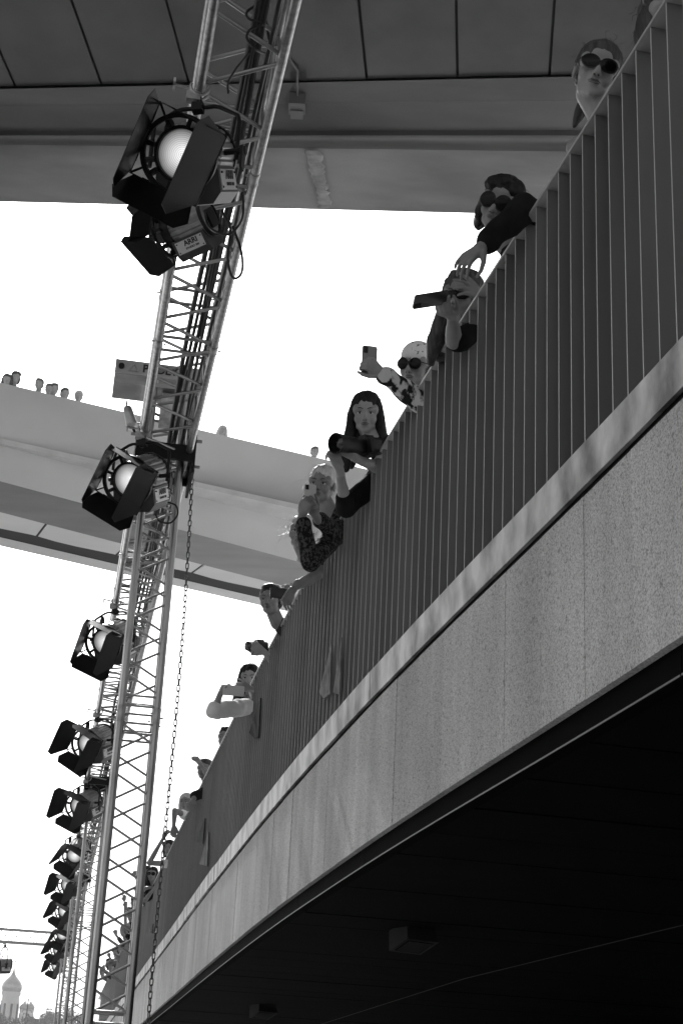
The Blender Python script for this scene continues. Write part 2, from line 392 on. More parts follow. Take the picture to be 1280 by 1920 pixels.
# near span, passing overhead
E0 = (Wz(0, 163, 10.0), Wz(1060, 140, 10.0)); E0b = (Wz(0, 167, 9.97), Wz(1060, 144, 9.97))
E1 = (Wz(0, 198, 9.90), Wz(1060, 188, 9.90))
E1b = (Wz(0, 225, 9.83), Wz(1060, 219, 9.83)); E2 = (Wz(0, 247, 9.77), Wz(1060, 244, 9.77)); E2b = (Wz(0, 254, 9.70), Wz(1060, 254, 9.70)); E2c = (Wz(0, 260, 9.69), Wz(1060, 261, 9.69)); E3 = (Wz(0, 271, 9.84), Wz(1060, 284, 9.84))
E4 = (Wz(0, 378, 9.35), Wz(900, 400, 9.35))
br = thing('footbridge_span', (0, 13.5, CZ+10), 'dark panelled underside of the footbridge span passing above the lamp truss', 'bridge')
XS = [-26, -16, -10, -6, -3, 0, 3, 7, 14]
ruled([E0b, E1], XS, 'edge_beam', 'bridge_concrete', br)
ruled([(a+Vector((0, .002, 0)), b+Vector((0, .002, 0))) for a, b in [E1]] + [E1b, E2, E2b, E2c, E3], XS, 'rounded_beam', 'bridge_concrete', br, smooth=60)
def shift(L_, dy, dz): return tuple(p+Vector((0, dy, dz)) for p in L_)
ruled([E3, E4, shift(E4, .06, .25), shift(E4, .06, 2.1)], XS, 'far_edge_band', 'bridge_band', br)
ruled([shift(E4, .06, 2.1), shift(E0, -9.0, 1.6), shift(E0, -9.0, .03), shift(E0, .05, .03)], XS, 'deck_shell', 'dark_gap', br)
sd = (Wz(722, 140, 10)-Wz(710, 0, 10)); sd = Vector((sd.x, sd.y, 0)).normalized()
pz = CZ+10.0
x = -3.55-.93*14
while x < 9:
    u = .014
    a, b = line_at(*E0, x+u), line_at(*E0, x+.922-u)
    c, d = b-sd*8.6, a-sd*8.6
    tz = random.uniform(-.006, .006)
    q = [a, b, c, d]
    q0 = [(p.x, p.y, pz+tz) for p in q]; q1 = [(p.x, p.y, pz+.02) for p in q]
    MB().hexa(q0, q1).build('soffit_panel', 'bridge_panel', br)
    x += .922
# repair patch and junction box under the near span
pc = []
NR = 26
for t in [i/(NR-1) for i in range(NR)]:
    cx_, cy2 = lerp(586, 612, t), lerp(282, 392, t); wd = 13+3*math.sin(t*7)
    pc.append((cx_-wd+random.uniform(-4, 4), cy2, cx_+wd+random.uniform(-5, 5)))
nrm = None
def on_band(px, py):
    A, B_, C_ = E3[0], E3[1], E4[0]; n = (B_-A).cross(C_-A).normalized(); d = ray(px, py); o = Vector((0, 0, CZ))
    s_ = (A-o).dot(n)/d.dot(n); return o+d*s_
vsx = []
for xl, yy, xr in pc:
    for k in range(6): p = on_band(lerp(xl, xr, k/5), min(yy, 391)); vsx.append(p - ray(lerp(xl, xr, k/5), yy)*(.03 if 0 < k < 5 else .012))
MB().add(vsx, [(i*6+k, i*6+k+1, (i+1)*6+k+1, (i+1)*6+k) for i in range(NR-1) for k in range(5)]).build('rough_patch', 'bridge_patch', br, smooth=60)
jb = line_at(E1[0], E1[1], Wz(557, 200, 9.85).x)
j = MB(); j.box((jb.x, jb.y-.05, jb.z-.05), (.17, .2, .13)); jo = j.build('junction_box', 'post', br)
MB().box((jb.x, jb.y+.03, jb.z-.125), (.13, .14, .02)).build('lid', 'post', jo)
MB().tube([(jb.x, jb.y-.15, jb.z-.02), (jb.x, jb.y-.45, jb.z+.06), (jb.x-.08, jb.y-.6, jb.z+.09), (jb.x-.08, jb.y-.75, jb.z+.1)], .012).build('conduit', 'post', br)

# far span
F0 = (Wz(0, 717, 12.0), Wz(590, 857, 12.0)); F1 = (Wz(0, 902, 10.3), Wz(555, 1052, 10.3))
F2 = (Wz(0, 960, 10.25), Wz(480, 1085, 10.25)); F3 = (Wz(0, 998, 10.4), Wz(480, 1111, 10.4)); F4 = (Wz(0, 1007, 10.4), Wz(480, 1119, 10.4)); F5 = (Wz(0, 1023, 10.38), Wz(480, 1133, 10.38))
fb = thing('footbridge_span', (-4, 27, CZ+10.3), 'pale smooth-sided footbridge span with a glass railing beyond the truss', 'bridge')
XF = [-24+i*1.5 for i in range(23)]
def mid(A, B_, t, bulge):
    out = Vector((.38, -.92, 0))
    return tuple(lerp(a, line_at(*B_, a.x), t)+out*bulge for a in A)
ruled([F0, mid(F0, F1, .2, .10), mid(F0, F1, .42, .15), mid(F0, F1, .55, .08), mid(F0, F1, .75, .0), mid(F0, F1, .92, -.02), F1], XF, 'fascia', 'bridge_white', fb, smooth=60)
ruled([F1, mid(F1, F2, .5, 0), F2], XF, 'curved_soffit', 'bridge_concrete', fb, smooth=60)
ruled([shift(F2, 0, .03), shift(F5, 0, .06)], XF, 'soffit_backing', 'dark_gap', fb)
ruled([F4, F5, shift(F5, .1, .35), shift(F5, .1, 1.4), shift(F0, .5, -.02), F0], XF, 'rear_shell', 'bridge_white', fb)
x = -24
fsd = Vector((-.35, 1.0, 0)).normalized()
while x < 8:
    a, b = line_at(*F2, x+.02), line_at(*F2, x+1.40)
    def hit(p):   # follow the seam direction to the F3 line
        A, B_ = F3; e = (B_-A); den = fsd.x*e.y-fsd.y*e.x; s_ = ((A.x-p.x)*e.y-(A.y-p.y)*e.x)/den
        return Vector((p.x+fsd.x*s_, p.y+fsd.y*s_, A.z))
    c, d = hit(b), hit(a)
    q = [a, b, c, d]
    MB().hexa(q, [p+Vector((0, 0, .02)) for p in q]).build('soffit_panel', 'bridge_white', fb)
    x += 1.42
ruled([shift(F3, 0, .02), shift(F4, 0, .02)], XF, 'edge_slot', 'dark_gap', fb)
gx = [-21.5+i*4.42 for i in range(6)]
for a, b in zip(gx[:-1], gx[1:]):
    p, q = line_at(*F0, a+.01), line_at(*F0, b-.01)
    p, q = p+Vector((-.02, .06, 0)), q+Vector((-.02, .06, 0)); n = Vector((-.006, .014, 0))
    MB().hexa([p, q, q+n, p+n], [v+Vector((0, 0, .72)) for v in (p, q, q+n, p+n)]).build('glass_panel', 'clear_glass', fb)
    MB().tube([p+Vector((0, 0, .725)), q+Vector((0, 0, .725))], .004, 6).build('glass_cap', 'aluminium', fb)
    MB().tube([p+Vector((0, 0, -.05)), p+Vector((0, 0, .72))], .008, 6).build('glass_post', 'aluminium', fb)

# ================================================================== lighting truss
TD = Vector((-.16197, .98680, 0)); TN = Vector((.98680, .16197, 0))      # truss direction and its right side
TZ = CZ+4.43
def T(off, along, z): return TN*off+TD*along+Vector((0, 0, z))
OL, OR_ = .230, .570; HT = .34
A0, A1 = .5, 53.0
tr = thing('lighting_truss', T(.4, 10, TZ), 'long horizontal aluminium box truss carrying the row of stage lamps', 'truss')
tb = tr.location
chords = {'bl': (OL, TZ), 'br': (OR_, TZ), 'tl': (OL, TZ+HT), 'tr': (OR_, TZ+HT)}
for o, z in chords.values():
    MB().tube([T(o, A0, z), T(o, A1, z)], .0245, 14).build('chord', 'aluminium', tr, smooth=50)
brace_mesh = {}
def unit_brace(r, L_, m='aluminium'):
    k = (round(r, 4), round(L_, 3))
    if k not in brace_mesh: brace_mesh[k] = MB().tube([(0, 0, 0), (0, 0, L_)], r, 8).mesh('brace', m, 50)
    return brace_mesh[k]
braces = []
HP = .29
def zig(fa, fb_, phase):
    a = A0+.05; s = phase
    while a < A1-HP:
        o0, z0 = (fa if s else fb_); o1, z1 = (fb_ if s else fa)
        P, Q = T(o0, a+.025, z0), T(o1, a+HP-.025, z1); d = (Q-P).normalized()
        braces.append((a, P+d*.012, Q-d*.012)); a += HP; s = 1-s
zig(chords['bl'], chords['br'], 0); zig(chords['tl'], chords['tr'], 1); zig(chords['bl'], chords['tl'], 0); zig(chords['br'], chords['tr'], 1)
secs = [2.7, 4.72, 6.74, 8.68, 10.7, 12.7, 14.7, 16.7, 18.7, 20.7, 22.7, 24.7, 26.7, 28.7, 30.7, 32.7, 34.7, 36.7, 38.7, 40.7, 42.7, 44.7, 46.7, 48.7, 50.7]
for a in secs:
    for da in (-.09, .09):
        for f0, f1 in (('bl', 'br'), ('tl', 'tr'), ('bl', 'tl'), ('br', 'tr')):
            braces.append((a, T(chords[f0][0], a+da, chords[f0][1]), T(chords[f1][0], a+da, chords[f1][1])))
braces.sort(key=lambda b: b[0]); rest = MB()
for i, (a, P, Q) in enumerate(braces):
    if a < 4.0: continue
    L_ = (Q-P).length
    if a < 24 :
        put('brace', unit_brace(.0105, L_), tr, P-tb, zquat(Q-P))
    else: rest.tube([P, Q], .0105, 5)
tag(rest.build('distant_braces', 'aluminium', tr), kind='stuff')
coup = MB().tube([(0, 0, -.055), (0, 0, -.03)], .0275, 14).tube([(0, 0, -.03), (0, 0, .03)], .0265, 14).tube([(0, 0, .03), (0, 0, .055)], .0275, 14).tube([(.02, 0, -.012), (.045, 0, -.012)], .006, 6).tube([(-.03, 0, .02), (-.045, 0, .02)], .006, 6).mesh('coupler', 'galvanised', 50)
for a in secs:
    if 4 < a < 30:
        for o, z in chords.values(): put('coupler', coup, tr, T(o, a, z)-tb, zquat(TD))

# towers
TWH = .12
def tower(L_, label, head):
    b = T(.4, L_, 0); ttop = TZ-.06
    t = thing('truss_tower', b, label, 'tower', 'truss towers holding up the lamp truss')
    rotq = Matrix((TN, TD, Vector((0, 0, 1)))).transposed()
    def L2(x, y, z): v = rotq @ Vector((x, y, 0)); return Vector((v.x, v.y, z))
    C = [(-TWH, -TWH), (TWH, -TWH), (TWH, TWH), (-TWH, TWH)]
    me = MB().tube([(0, 0, .02), (0, 0, ttop+.9 if head else ttop)], .0245, 14).mesh('chord', 'aluminium', 50)
    for x, y in C: put('chord', me, t, L2(x, y, 0))
    hp = .1725
    for k in range(4):
        p, q = C[k], C[(k+1) % 4]; s = k % 2; z = .1
        while z < ttop-.05:
            if abs((z % 2.05)-1.95) > .09:
                a, c = (p, q) if s else (q, p)
                P, Q = L2(a[0], a[1], z+.018), L2(c[0], c[1], z+hp-.018)
                put('brace', unit_brace(.0085, (Q-P).length), t, P, zquat(Q-P))
            s = 1-s; z += hp
        for zz in (1.93, 2.0, 2.12, 2.19, 3.98, 4.05, 4.17, 4.24):
            P, Q = L2(p[0], p[1], zz), L2(q[0], q[1], zz); put('rung', unit_brace(.0085, (Q-P).length), t, P, zquat(Q-P))
    for x, y in C:
        for zz in (2.06, 4.11): put('coupler', coup, t, L2(x, y, zz))
    # sleeve block that grips the truss
    sm = MB()
    for sx in (-1, 1): sm.box(L2(sx*.205, 0, TZ-.02), (.02, .50, .30), rotq)
    for sy in (-1, 1): sm.box(L2(0, sy*.24, TZ-.02), (.40, .02, .12), rotq)
    v = MB(); v.v, v.f = sm.v, sm.f
    v.build('sleeve_block', 'black_paint', t, local=True)
    for sx in (-1, 1):
        for zz in (-.1, .1): MB().tube([L2(sx*.2, -.2, TZ+zz), L2(sx*.255, -.2, TZ+zz)], .012, 8).build('roller', 'galvanised', t, local=True)
    MB().box(L2(0, 0, .03), (.62, .62, .05), rotq).build('base_plate', 'galvanised', t, local=True)
    return t, L2, rotq
t1, L21, rq1 = tower(10.55, 'aluminium truss tower with the lettered hoist head on top', True)
tower(22.75, 'second aluminium truss tower along the lamp row', False)
tower(32.7, 'third aluminium truss tower along the lamp row', False)
tower(45.0, 'last aluminium truss tower, at the cross truss', False)
# lettered hoist head of the first tower
def text_mesh(name, body, size, m, depth=.002, bold=0):
    cu = bpy.data.curves.new(name, 'FONT'); cu.body = body; cu.size = size; cu.extrude = depth; cu.align_x = 'CENTER'; cu.align_y = 'CENTER'; cu.offset = bold
    o = bpy.data.objects.new(name, cu); COL.objects.link(o); bpy.context.view_layer.update()
    me = bpy.data.meshes.new_from_object(o.evaluated_get(bpy.context.evaluated_depsgraph_get())); bpy.data.objects.remove(o); bpy.data.curves.remove(cu)
    me.name = name; me.materials.clear(); me.materials.append(MAT[m]); return me
hz = 6.67
hx0, hx1 = -.42, .22
hp_ = MB().box(L21(-.10, -.16, hz), (.64, .012, .11), rq1).build('hoist_plate', 'box_plate', t1, local=True)
MB().box(L21(-.10, -.02, hz-.115), (.64, .28, .03), rq1).build('hoist_tray', 'box_plate', t1, local=True)
MB().box(L21(-.10, .13, hz), (.64, .012, .2), rq1).build('hoist_plate', 'box_plate', t1, local=True)
MB().box(L21(.06, 0, hz-.24), (.24, .2, .2), rq1).build('hoist_motor', 'galvanised', t1, local=True)
tm = text_mesh('lettering', 'PROLYTE', .085, 'print', .0015, .002)
txq = (Matrix((TN, Vector((0, 0, 1)), TN.cross(Vector((0, 0, 1))))).transposed()).to_quaternion()
put('lettering', tm, hp_, L21(-.045, -.169, hz), txq)
MB().tube([L21(-.285+dx*.8, -.168, hz+dz) for dx, dz in ((-.04, -.03), (0, .03), (.04, -.03))], .005, 6, closed=True).build('logo_triangle', 'galvanised', hp_, local=True)
MB().tube([L21(-.375, -.155, hz), L21(-.375, -.18, hz)], .022, 14).build('bolt', 'black_paint', hp_, local=True)
# hanging chain of the first tower, link by link
lk = MB(); rl = .0115; sl_ = .014
pts = [Vector((rl*math.cos(a), 0, (sl_ if math.sin(a) >= 0 else -sl_)+rl*math.sin(a))) for a in [math.pi*2*i/12 for i in range(12)]]
lkm = lk.tube(pts, .0042, 6, closed=True).mesh('link', 'chain_metal', 60)
def hang_chain(p0, z0, label, n_max, lean):
    c = thing('hoist_chain', Vector((p0.x, p0.y, .05)), label, 'chain', None)
    z = z0; i = 0; pitch = 2*(sl_+rl-.0042)
    while z > .06 and i < n_max:
        f = (z0-z)
        x, yy = p0.x+lean[0]*f+.02*math.sin(f*1.1), p0.y+lean[1]*f
        put('link', lkm, c, Vector((x, yy, z-.05))-Vector((p0.x, p0.y, 0)), Quaternion((0, 0, 1), (math.pi/2 if i % 2 else 0)+.5+random.uniform(-.15, .15)))
        z -= pitch; i += 1
    return c
cp = Wy(363, 845, 11.0); hang_chain(cp, cp.z, 'steel hoist chain hanging beside the lettered truss tower', 175, (.0155, 0))
cp2 = T(.62, 22.75, 0); hang_chain(Vector((cp2.x, cp2.y, 0)), TZ+.2, 'thin steel hoist chain hanging beside the second truss tower', 175, (0, 0))
# hook block on the left of the truss below the hoist head
hk = thing('hoist_hook', Wy(252, 830, 11.0), 'small chain hoist hook hanging from the lettered hoist head', 'hoist hook')
ps = [Wy(237, 752, 11), Wy(238, 765, 11)]
MB().tube(ps, .008).build('shackle', 'galvanised', hk)
MB().cap(Wy(240, 768, 11), Wy(247, 795, 11), .035, .045).build('hook_body', 'galvanised', hk, smooth=True)
MB().tube([Wy(247, 795, 11), Wy(255, 815, 11), Wy(262, 822, 11), Wy(262, 832, 11), Wy(253, 836, 11)], .011).build('hook', 'black_paint', hk, smooth=True)

# cross truss at the far end
ct = thing('cross_truss', T(.4, 46, TZ), 'horizontal aluminium cross truss at the far end of the lamp row', 'truss')
for dz in (-.17, .17):
    for da in (-.17, .17):
        MB().tube([T(.3, 45.2+da, TZ-.05+dz), T(-9, 45.2+da, TZ-.05+dz)], .026, 8).build('chord', 'aluminium', ct, smooth=60)
o = .2; s = 0
while o > -6.5:
    for da in (-.17, .17):
        z0, z1 = (TZ-.22, TZ+.12) if (s == (da > 0)) else (TZ+.12, TZ-.22)
        P, Q = T(o, 45.2+da, z0), T(o-.34, 45.2+da, z1); put('brace', unit_brace(.009, (Q-P).length), ct, P-ct.location, zquat(Q-P))
    o -= .34; s = 1-s

# cables lying in the truss
for i in range(6):
    pts = []; ph = random.uniform(0, 6); a = 3.0
    while a < 50:
        pts.append(T(.455+.016*i*(1 if i % 2 else -.6)+.012*math.sin(a*1.3+ph), a, TZ+.09+.018*(i % 3)+.012*math.sin(a*2.1+ph))); a += .3
    tag(MB().tube(pts, random.choice((.011, .014, .016)), 7).build('power_cable', 'cable', smooth=60), 'black power cable in the bundle lying inside the lamp truss', 'cable', 'cables bundled in the truss')
def loop_cable(pts, r, label):
    P = [Vector(p) for p in pts]; out = []
    for i in range(len(P)-1):
        p0, p1, p2, p3 = P[max(i-1, 0)], P[i], P[i+1], P[min(i+2, len(P)-1)]
        for k in range(8):
            t = k/8; out.append(.5*((2*p1)+(p2-p0)*t+(2*p0-5*p1+4*p2-p3)*t*t+(3*p1-p0-3*p2+p3)*t*t*t))
    out.append(P[-1])
    return tag(MB().tube(out, r, 7).build('lamp_cable', 'cable', smooth=60), label, 'cable')
Y1 = 5.95
loop_cable([Wy(455, 360, Y1), Wy(456, 400, Y1), Wy(446, 425, Y1), Wy(425, 440, Y1), Wy(392, 425, Y1), Wy(384, 395, Y1+.1)], .0055, 'thin black cable looping under the nameplate lamp below the bridge')
loop_cable([Wy(415, 395, 6.1), Wy(432, 430, 6.1), Wy(427, 480, 6.1), Wy(432, 512, 6.1), Wy(442, 522, 6.1), Wy(454, 508, 6.1), Wy(452, 470, 6.1), Wy(436, 425, 6.15)], .006, 'black cable hanging in a long loop from the truss')
loop_cable([Wy(500, 0, 5.6), Wy(465, 20, 5.6), Wy(466, 35, 5.6), Wy(492, 45, 5.6), Wy(470, 55, 5.6), Wy(463, 72, 5.6), Wy(478, 92, 5.6), Wy(495, 100, 5.7)], .006, 'coiled slack of black cable beside the cable bundle in the truss')
loop_cable([Wy(468, 98, 5.7), Wy(442, 130, 5.7), Wy(428, 155, 5.7), Wy(428, 175, 5.7)], .005, 'thin black lead dropping from the cable bundle to a lamp yoke')
loop_cable([Wy(292, 965, 9.9), Wy(300, 978, 9.9), Wy(320, 980, 9.9), Wy(333, 965, 9.9), Wy(330, 948, 9.9), Wy(315, 942, 9.9)], .006, 'round loop of black cable under the second lamp housing')

# ------------------------------------------------------------------ stage lamps
def build_lamp(LA):
    root = thing('stage_lamp', (0, 0, 0), 'x', 'stage lamp', 'fresnel lamps hung along the truss')
    head = bpy.data.objects.new('lamp_head', None)   # replaced below: the housing itself carries the head parts
    bpy.data.objects.remove(head)
    # housing: ribbed drum, axis +Y (beam), with a base box below
    prof = []; n = 44
    hb = MB()
    secs_ = [(-.21, .80), (-.20, .93), (-.19, 1.0), (.05, 1.0), (.06, .97), (.125, .82), (.145, .80)]
    vs = []; fs = []; m = n*2
    for yy, s in secs_:
        for k in range(m):
            a = 2*math.pi*k/m; rr = .168*s*(1 if (k % 4) in (0, 1, 2) else .955)
            vs.append((rr*math.cos(a), yy, rr*math.sin(a)))
    for i in range(len(secs_)-1):
        for k in range(m): fs.append((i*m+k, (i+1)*m+k, (i+1)*m+(k+1) % m, i*m+(k+1) % m))
    fs.append(tuple(range(m))); fs.append(tuple((len(secs_)-1)*m+k for k in range(m))[::-1])
    hb.add(vs, fs)
    house = hb.build('housing', 'lamp_body', root, local=True)
    # base box with slanted sides
    poly = [(-.165, 0, -.07), (-.172, 0, -.20), (-.125, 0, -.255), (.125, 0, -.255), (.172, 0, -.20), (.165, 0, -.07)]
    MB().prism([(x, -.17, z) for x, _, z in poly], (0, .31, 0)).build('ballast_box', 'ballast_grey', house, local=True)
    rm = MB(); rm.lathe([(.176, -.215), (.176, -.185), (.16, -.185), (.16, -.215)], 'Y', 40, close=True); rm.build('rear_ring', 'black_paint', house, local=True, smooth=40)
    for sgn in (-1, 1):
        MB().box((sgn*.171, -.015, -.137), (.006, .26, .105), Matrix.Rotation(sgn*R(-3), 3, 'Y')).build('name_plate', 'lamp_plate', house, local=True)
        q = Matrix(((0, 0, sgn), (sgn*1, 0, 0), (0, 1, 0))).to_quaternion()
        tmx = put('lettering', TXT_A, house, (sgn*.1755, -.03, -.115), q); tmx2 = put('lettering', TXT_B, house, (sgn*.177, -.03, -.160), q)
        bm_ = MB()
        for yy in (-.13, .10):
            for zz in (-.10, -.175): bm_.tube([(sgn*.17, yy, zz), (sgn*.180, yy, zz)], .006, 8)
        bm_.build('screws', 'black_paint', house, local=True)
    MB().box((0, -.22, -.02), (.16, .03, .16)).build('rear_cover', 'black_paint', house, local=True)
    # front: lens ring, lens
    lr = MB().lathe([(.146, .13), (.146, .20), (.128, .205), (.128, .165), (.12, .15), (.12, .13)], 'Y', 40, close=True).build('lens_ring', 'black_paint', root, local=True, smooth=40)
    lp = [(0, .192)]
    for k in range(1, 12):
        r1 = .125*k/11.5; lp += [(r1, .190-.0022*(k % 1)), (r1+.0006, .184)]
    lp += [(.128, .178)]
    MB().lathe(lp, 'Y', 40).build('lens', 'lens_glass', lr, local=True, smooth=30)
    # accessory ring held off by brackets
    MB().lathe([(.204, .222), (.204, .246), (.180, .246), (.180, .222)], 'Y', 44, close=True).build('accessory_ring', 'black_paint', root, local=True, smooth=40)
    for a in (25, 75, 115, 155, 205, 250, 295, 335):
        c, s = math.cos(R(a)), math.sin(R(a))
        MB().box((c*.165, .205, s*.165), (.045, .05, .024), Matrix.Rotation(-R(a), 3, 'Y')).build('bracket', 'black_paint', root, local=True)
    # barn doors, turned on their ring
    BROLL = R(-31)
    def leaf(name, w0, w1, dep, place, ang):
        hl = MB(); c = .045; th = .0025
        P = [(-w0/2, 0), (w0/2, 0), (w1/2, dep-c*1.6), (w1/2-c, dep), (-w1/2+c, dep), (-w1/2, dep-c*1.6)]
        hl.prism([(x, y, -th/2) for x, y in P], (0, 0, th))
        for k in (-.3, .3): hl.tube([(w0*k-.02, -.004, 0), (w0*k+.02, -.004, 0)], .006, 6)
        M = Matrix.Rotation(BROLL, 4, 'Y') @ Matrix.Rotation(place, 4, 'Y') @ Matrix.Translation((0, .25, .192)) @ Matrix.Rotation(ang, 4, 'X')
        hl.v = [tuple(M @ Vector(v)) for v in hl.v]
        return hl.build(name, 'leaf_paint', root, local=True)
    leaf('barn_door', .36, .52, .29, R(90), R(LA[0])); leaf('barn_door', .36, .52, .29, R(-90), R(LA[1]))
    leaf('barn_door', .34, .42, .20, 0, R(LA[2])); leaf('barn_door', .34, .44, .20, R(180), R(LA[3]))
    hm = MB()
    for sx in (-1, 1):
        for sz in (-1, 1): hm.tube([(sx*.192, .25, sz*.192), (sx*.135, .235, sz*.13)], .007, 6)
    hm.tube([(-.192, .25, -.192), (.192, .25, -.192), (.192, .25, .192), (-.192, .25, .192)], .006, 6, closed=True)
    hm.v = [tuple(Matrix.Rotation(BROLL, 3, 'Y') @ Vector(v)) for v in hm.v]
    hm.build('hinge_frame', 'black_paint', root, local=True)
    return root
def lamp_fast():
    pass
TXT_A = text_mesh('lettering', 'ARRI', .062, 'print', .001, .0018); TXT_B = text_mesh('lettering', 'STUDIO 300', .024, 'print', .001, .0006)
LAMP = build_lamp((-6, -17, 6, 38)); LAMPB = build_lamp((22, -14, 4, 36))
# yoke and clamp are built in the pan frame (x across the lamp, z up), origin at the pivot
def build_yoke():
    ym = MB(); pts = [(-.235, 0, -.05), (-.235, 0, .20), (-.225, 0, .245), (-.12, 0, .315), (-.09, 0, .325), (.09, 0, .325), (.12, 0, .315), (.225, 0, .245), (.235, 0, .20), (.235, 0, -.05)]
    ym.tube(pts, .0125, 8)
    for s in (-1, 1): ym.tube([(s*.17, 0, 0), (s*.26, 0, 0)], .018, 10)
    y_ = ym.mesh('yoke', 'black_paint', 50)
    k = MB(); k.box((-.275, .02, -.06), (.012, .05, .13)); k.tube([(-.245, 0, 0), (-.285, 0, 0)], .024, 10); k_ = k.mesh('tilt_handle', 'black_paint')
    p = MB(); p.ell((.16, -.03, .20), (.03, .014, .065), seg=12); p.tube([(.17, -.02, .14), (.19, -.01, .03)], .006, 6); p_ = p.mesh('cable_plug', 'black_paint', 60)
    c = MB(); c.tube([(0, 0, .315), (0, 0, .40)], .016, 10); c.box((0, 0, .335), (.06, .05, .05)); c_ = c.mesh('spigot', 'black_paint')
    return y_, k_, p_, c_
YK = build_yoke()
clm = MB()
for dx in (-.022, .022):
    poly = []
    for a in range(-200, 25, 15): poly.append((.048*math.cos(R(a)), dx, .048*math.sin(R(a))))
    clm.tube(poly, .0085, 6)
clm.box((-.03, 0, -.055), (.075, .052, .05)); clm.tube([(-.05, 0, .0), (-.135, 0, .01)], .007, 6)
clm.box((-.135, 0, .01), (.012, .075, .018)); clm.box((-.135, 0, .01), (.012, .018, .075))
CLM = clm.mesh('clamp', 'galvanised', 50)
def place_lamp(root, along, N, label, drop=.37, off=OL, roll=0, ringy=True, z=None, zc=None, size=1.0, group='fresnel lamps hung along the truss'):
    N = Vector(N).normalized(); root['label'] = label; root['group'] = group
    zc = TZ if zc is None else zc
    piv = T(off, along, zc-drop) if z is None else z
    root.location = piv
    M = frame_rot(N) @ Matrix.Rotation(roll, 3, 'Y')
    q = M.to_quaternion()
    for ch in root.children:
        ch.rotation_mode = 'QUATERNION'; ch.rotation_quaternion = q
    pan = Vector((N.x, N.y, 0)).normalized(); PQ = frame_rot(pan).to_quaternion()
    root.scale = (size, size, size)
    for me in YK:
        o = put(me.name.split('.')[0], me, root, (0, 0, 0), PQ)
        if me.name.startswith('yoke'): o.scale = (1, 1, (drop/size-.05)/.40)
        if me.name.startswith('spigot'): o.location = (0, 0, drop/size-.05-.40)
    tq = Matrix((TN, TD, Vector((0, 0, 1)))).transposed().to_quaternion()
    put('clamp', CLM, root, (0, 0, drop/size), tq)
NL = (-.20, -.79, -.53)
specs = [(6.08, NL, 'stage lamp with open barn doors and nameplate in front of the dark bridge underside', 0),
         (10.03, (-.26, -.82, -.48), 'stage lamp with nameplate hanging just below the lettered hoist head', R(-3)),
         (14.04, (-.28, -.82, -.48), 'stage lamp partly behind the upper part of the lettered truss tower', R(3)),
         (18.4, (-.36, -.80, -.42), 'fourth stage lamp along the truss, left barn door half folded', R(-4)),
         (22.5, (-.36, -.80, -.42), 'fifth stage lamp along the truss, above the second tower', R(3)),
         (27.0, (-.10, -.80, -.58), 'sixth stage lamp along the truss, turned a little downwards', R(-5)),
         (31.0, (-.34, -.82, -.44), 'seventh stage lamp along the truss, beside the third tower top', R(5)),
         (35.3, (-.30, -.82, -.46), 'eighth stage lamp along the truss', R(-3)),
         (40.0, (-.05, -.75, -.65), 'ninth stage lamp along the truss, just above the cross truss end', R(6)),
         (44.3, (-.36, -.80, -.42), 'tenth stage lamp along the truss, just below the cross truss end', R(-6)),
         (49.3, (-.30, -.80, -.50), 'last stage lamp at the far end of the truss row', R(4))]
lamps = [LAMP, copy_tree(LAMP), copy_tree(LAMP), LAMPB]+[copy_tree(LAMPB) for _ in range(len(specs)-2)]
for i, (al, N, lab, ro) in enumerate(specs): place_lamp(lamps[i], al, N, lab, roll=ro, size=.88 if i < 3 else .95, drop=.36)
place_lamp(lamps[len(specs)], 6.88, (-.80, .45, -.18), 'smaller tilted stage lamp hanging right below the one with the nameplate under the bridge', drop=.24, off=.27, roll=R(-45), size=.60)
place_lamp(lamps[len(specs)+1], 45, (-.8, -.6, -.1), 'lone stage lamp hanging from the far cross truss', drop=.62, z=Wz(6, 1808, 3.72), zc=TZ-.2)

# ------------------------------------------------------------------ undercroft details
for px, py in ((770, 1745), (492, 1886)):
    p = Wz(px, py, 1.19); f = thing('flood_light', p, 'grey box floodlight under the overlook, %s' % ('close to the thin wire' if px > 600 else 'close to the bottom of the hanging chain'), 'floodlight', 'floodlights under the overlook')
    q = Matrix.Rotation(R(35), 3, 'Z') @ Matrix.Rotation(R(-20), 3, 'X')
    h = MB().hexa([p+q @ Vector(v) for v in ((-.13, -.1, -.11), (.13, -.1, -.11), (.13, .1, -.11), (-.13, .1, -.11))], [p+q @ Vector(v) for v in ((-.1, -.1, .03), (.1, -.1, .03), (.1, .1, .03), (-.1, .1, .03))]).build('housing', 'lamp_grey', f)
    MB().box(p+q @ Vector((0, 0, -.113)), (.2, .15, .006), q).build('lens_pane', 'phone_dark', h)
    MB().tube([p+Vector((.0, 0, .02)), p+Vector((.0, 0, .05))], .03, 10).build('mount', 'lamp_grey', f)
tag(MB().tube([Wz(600, 1921, 1.13), Wz(870, 1835, 1.12), Wz(1290, 1732, 1.13)], .003, 5).build('wire', 'lamp_grey'), 'thin grey wire running under the dark boards of the overlook', 'wire')

exec_people = True
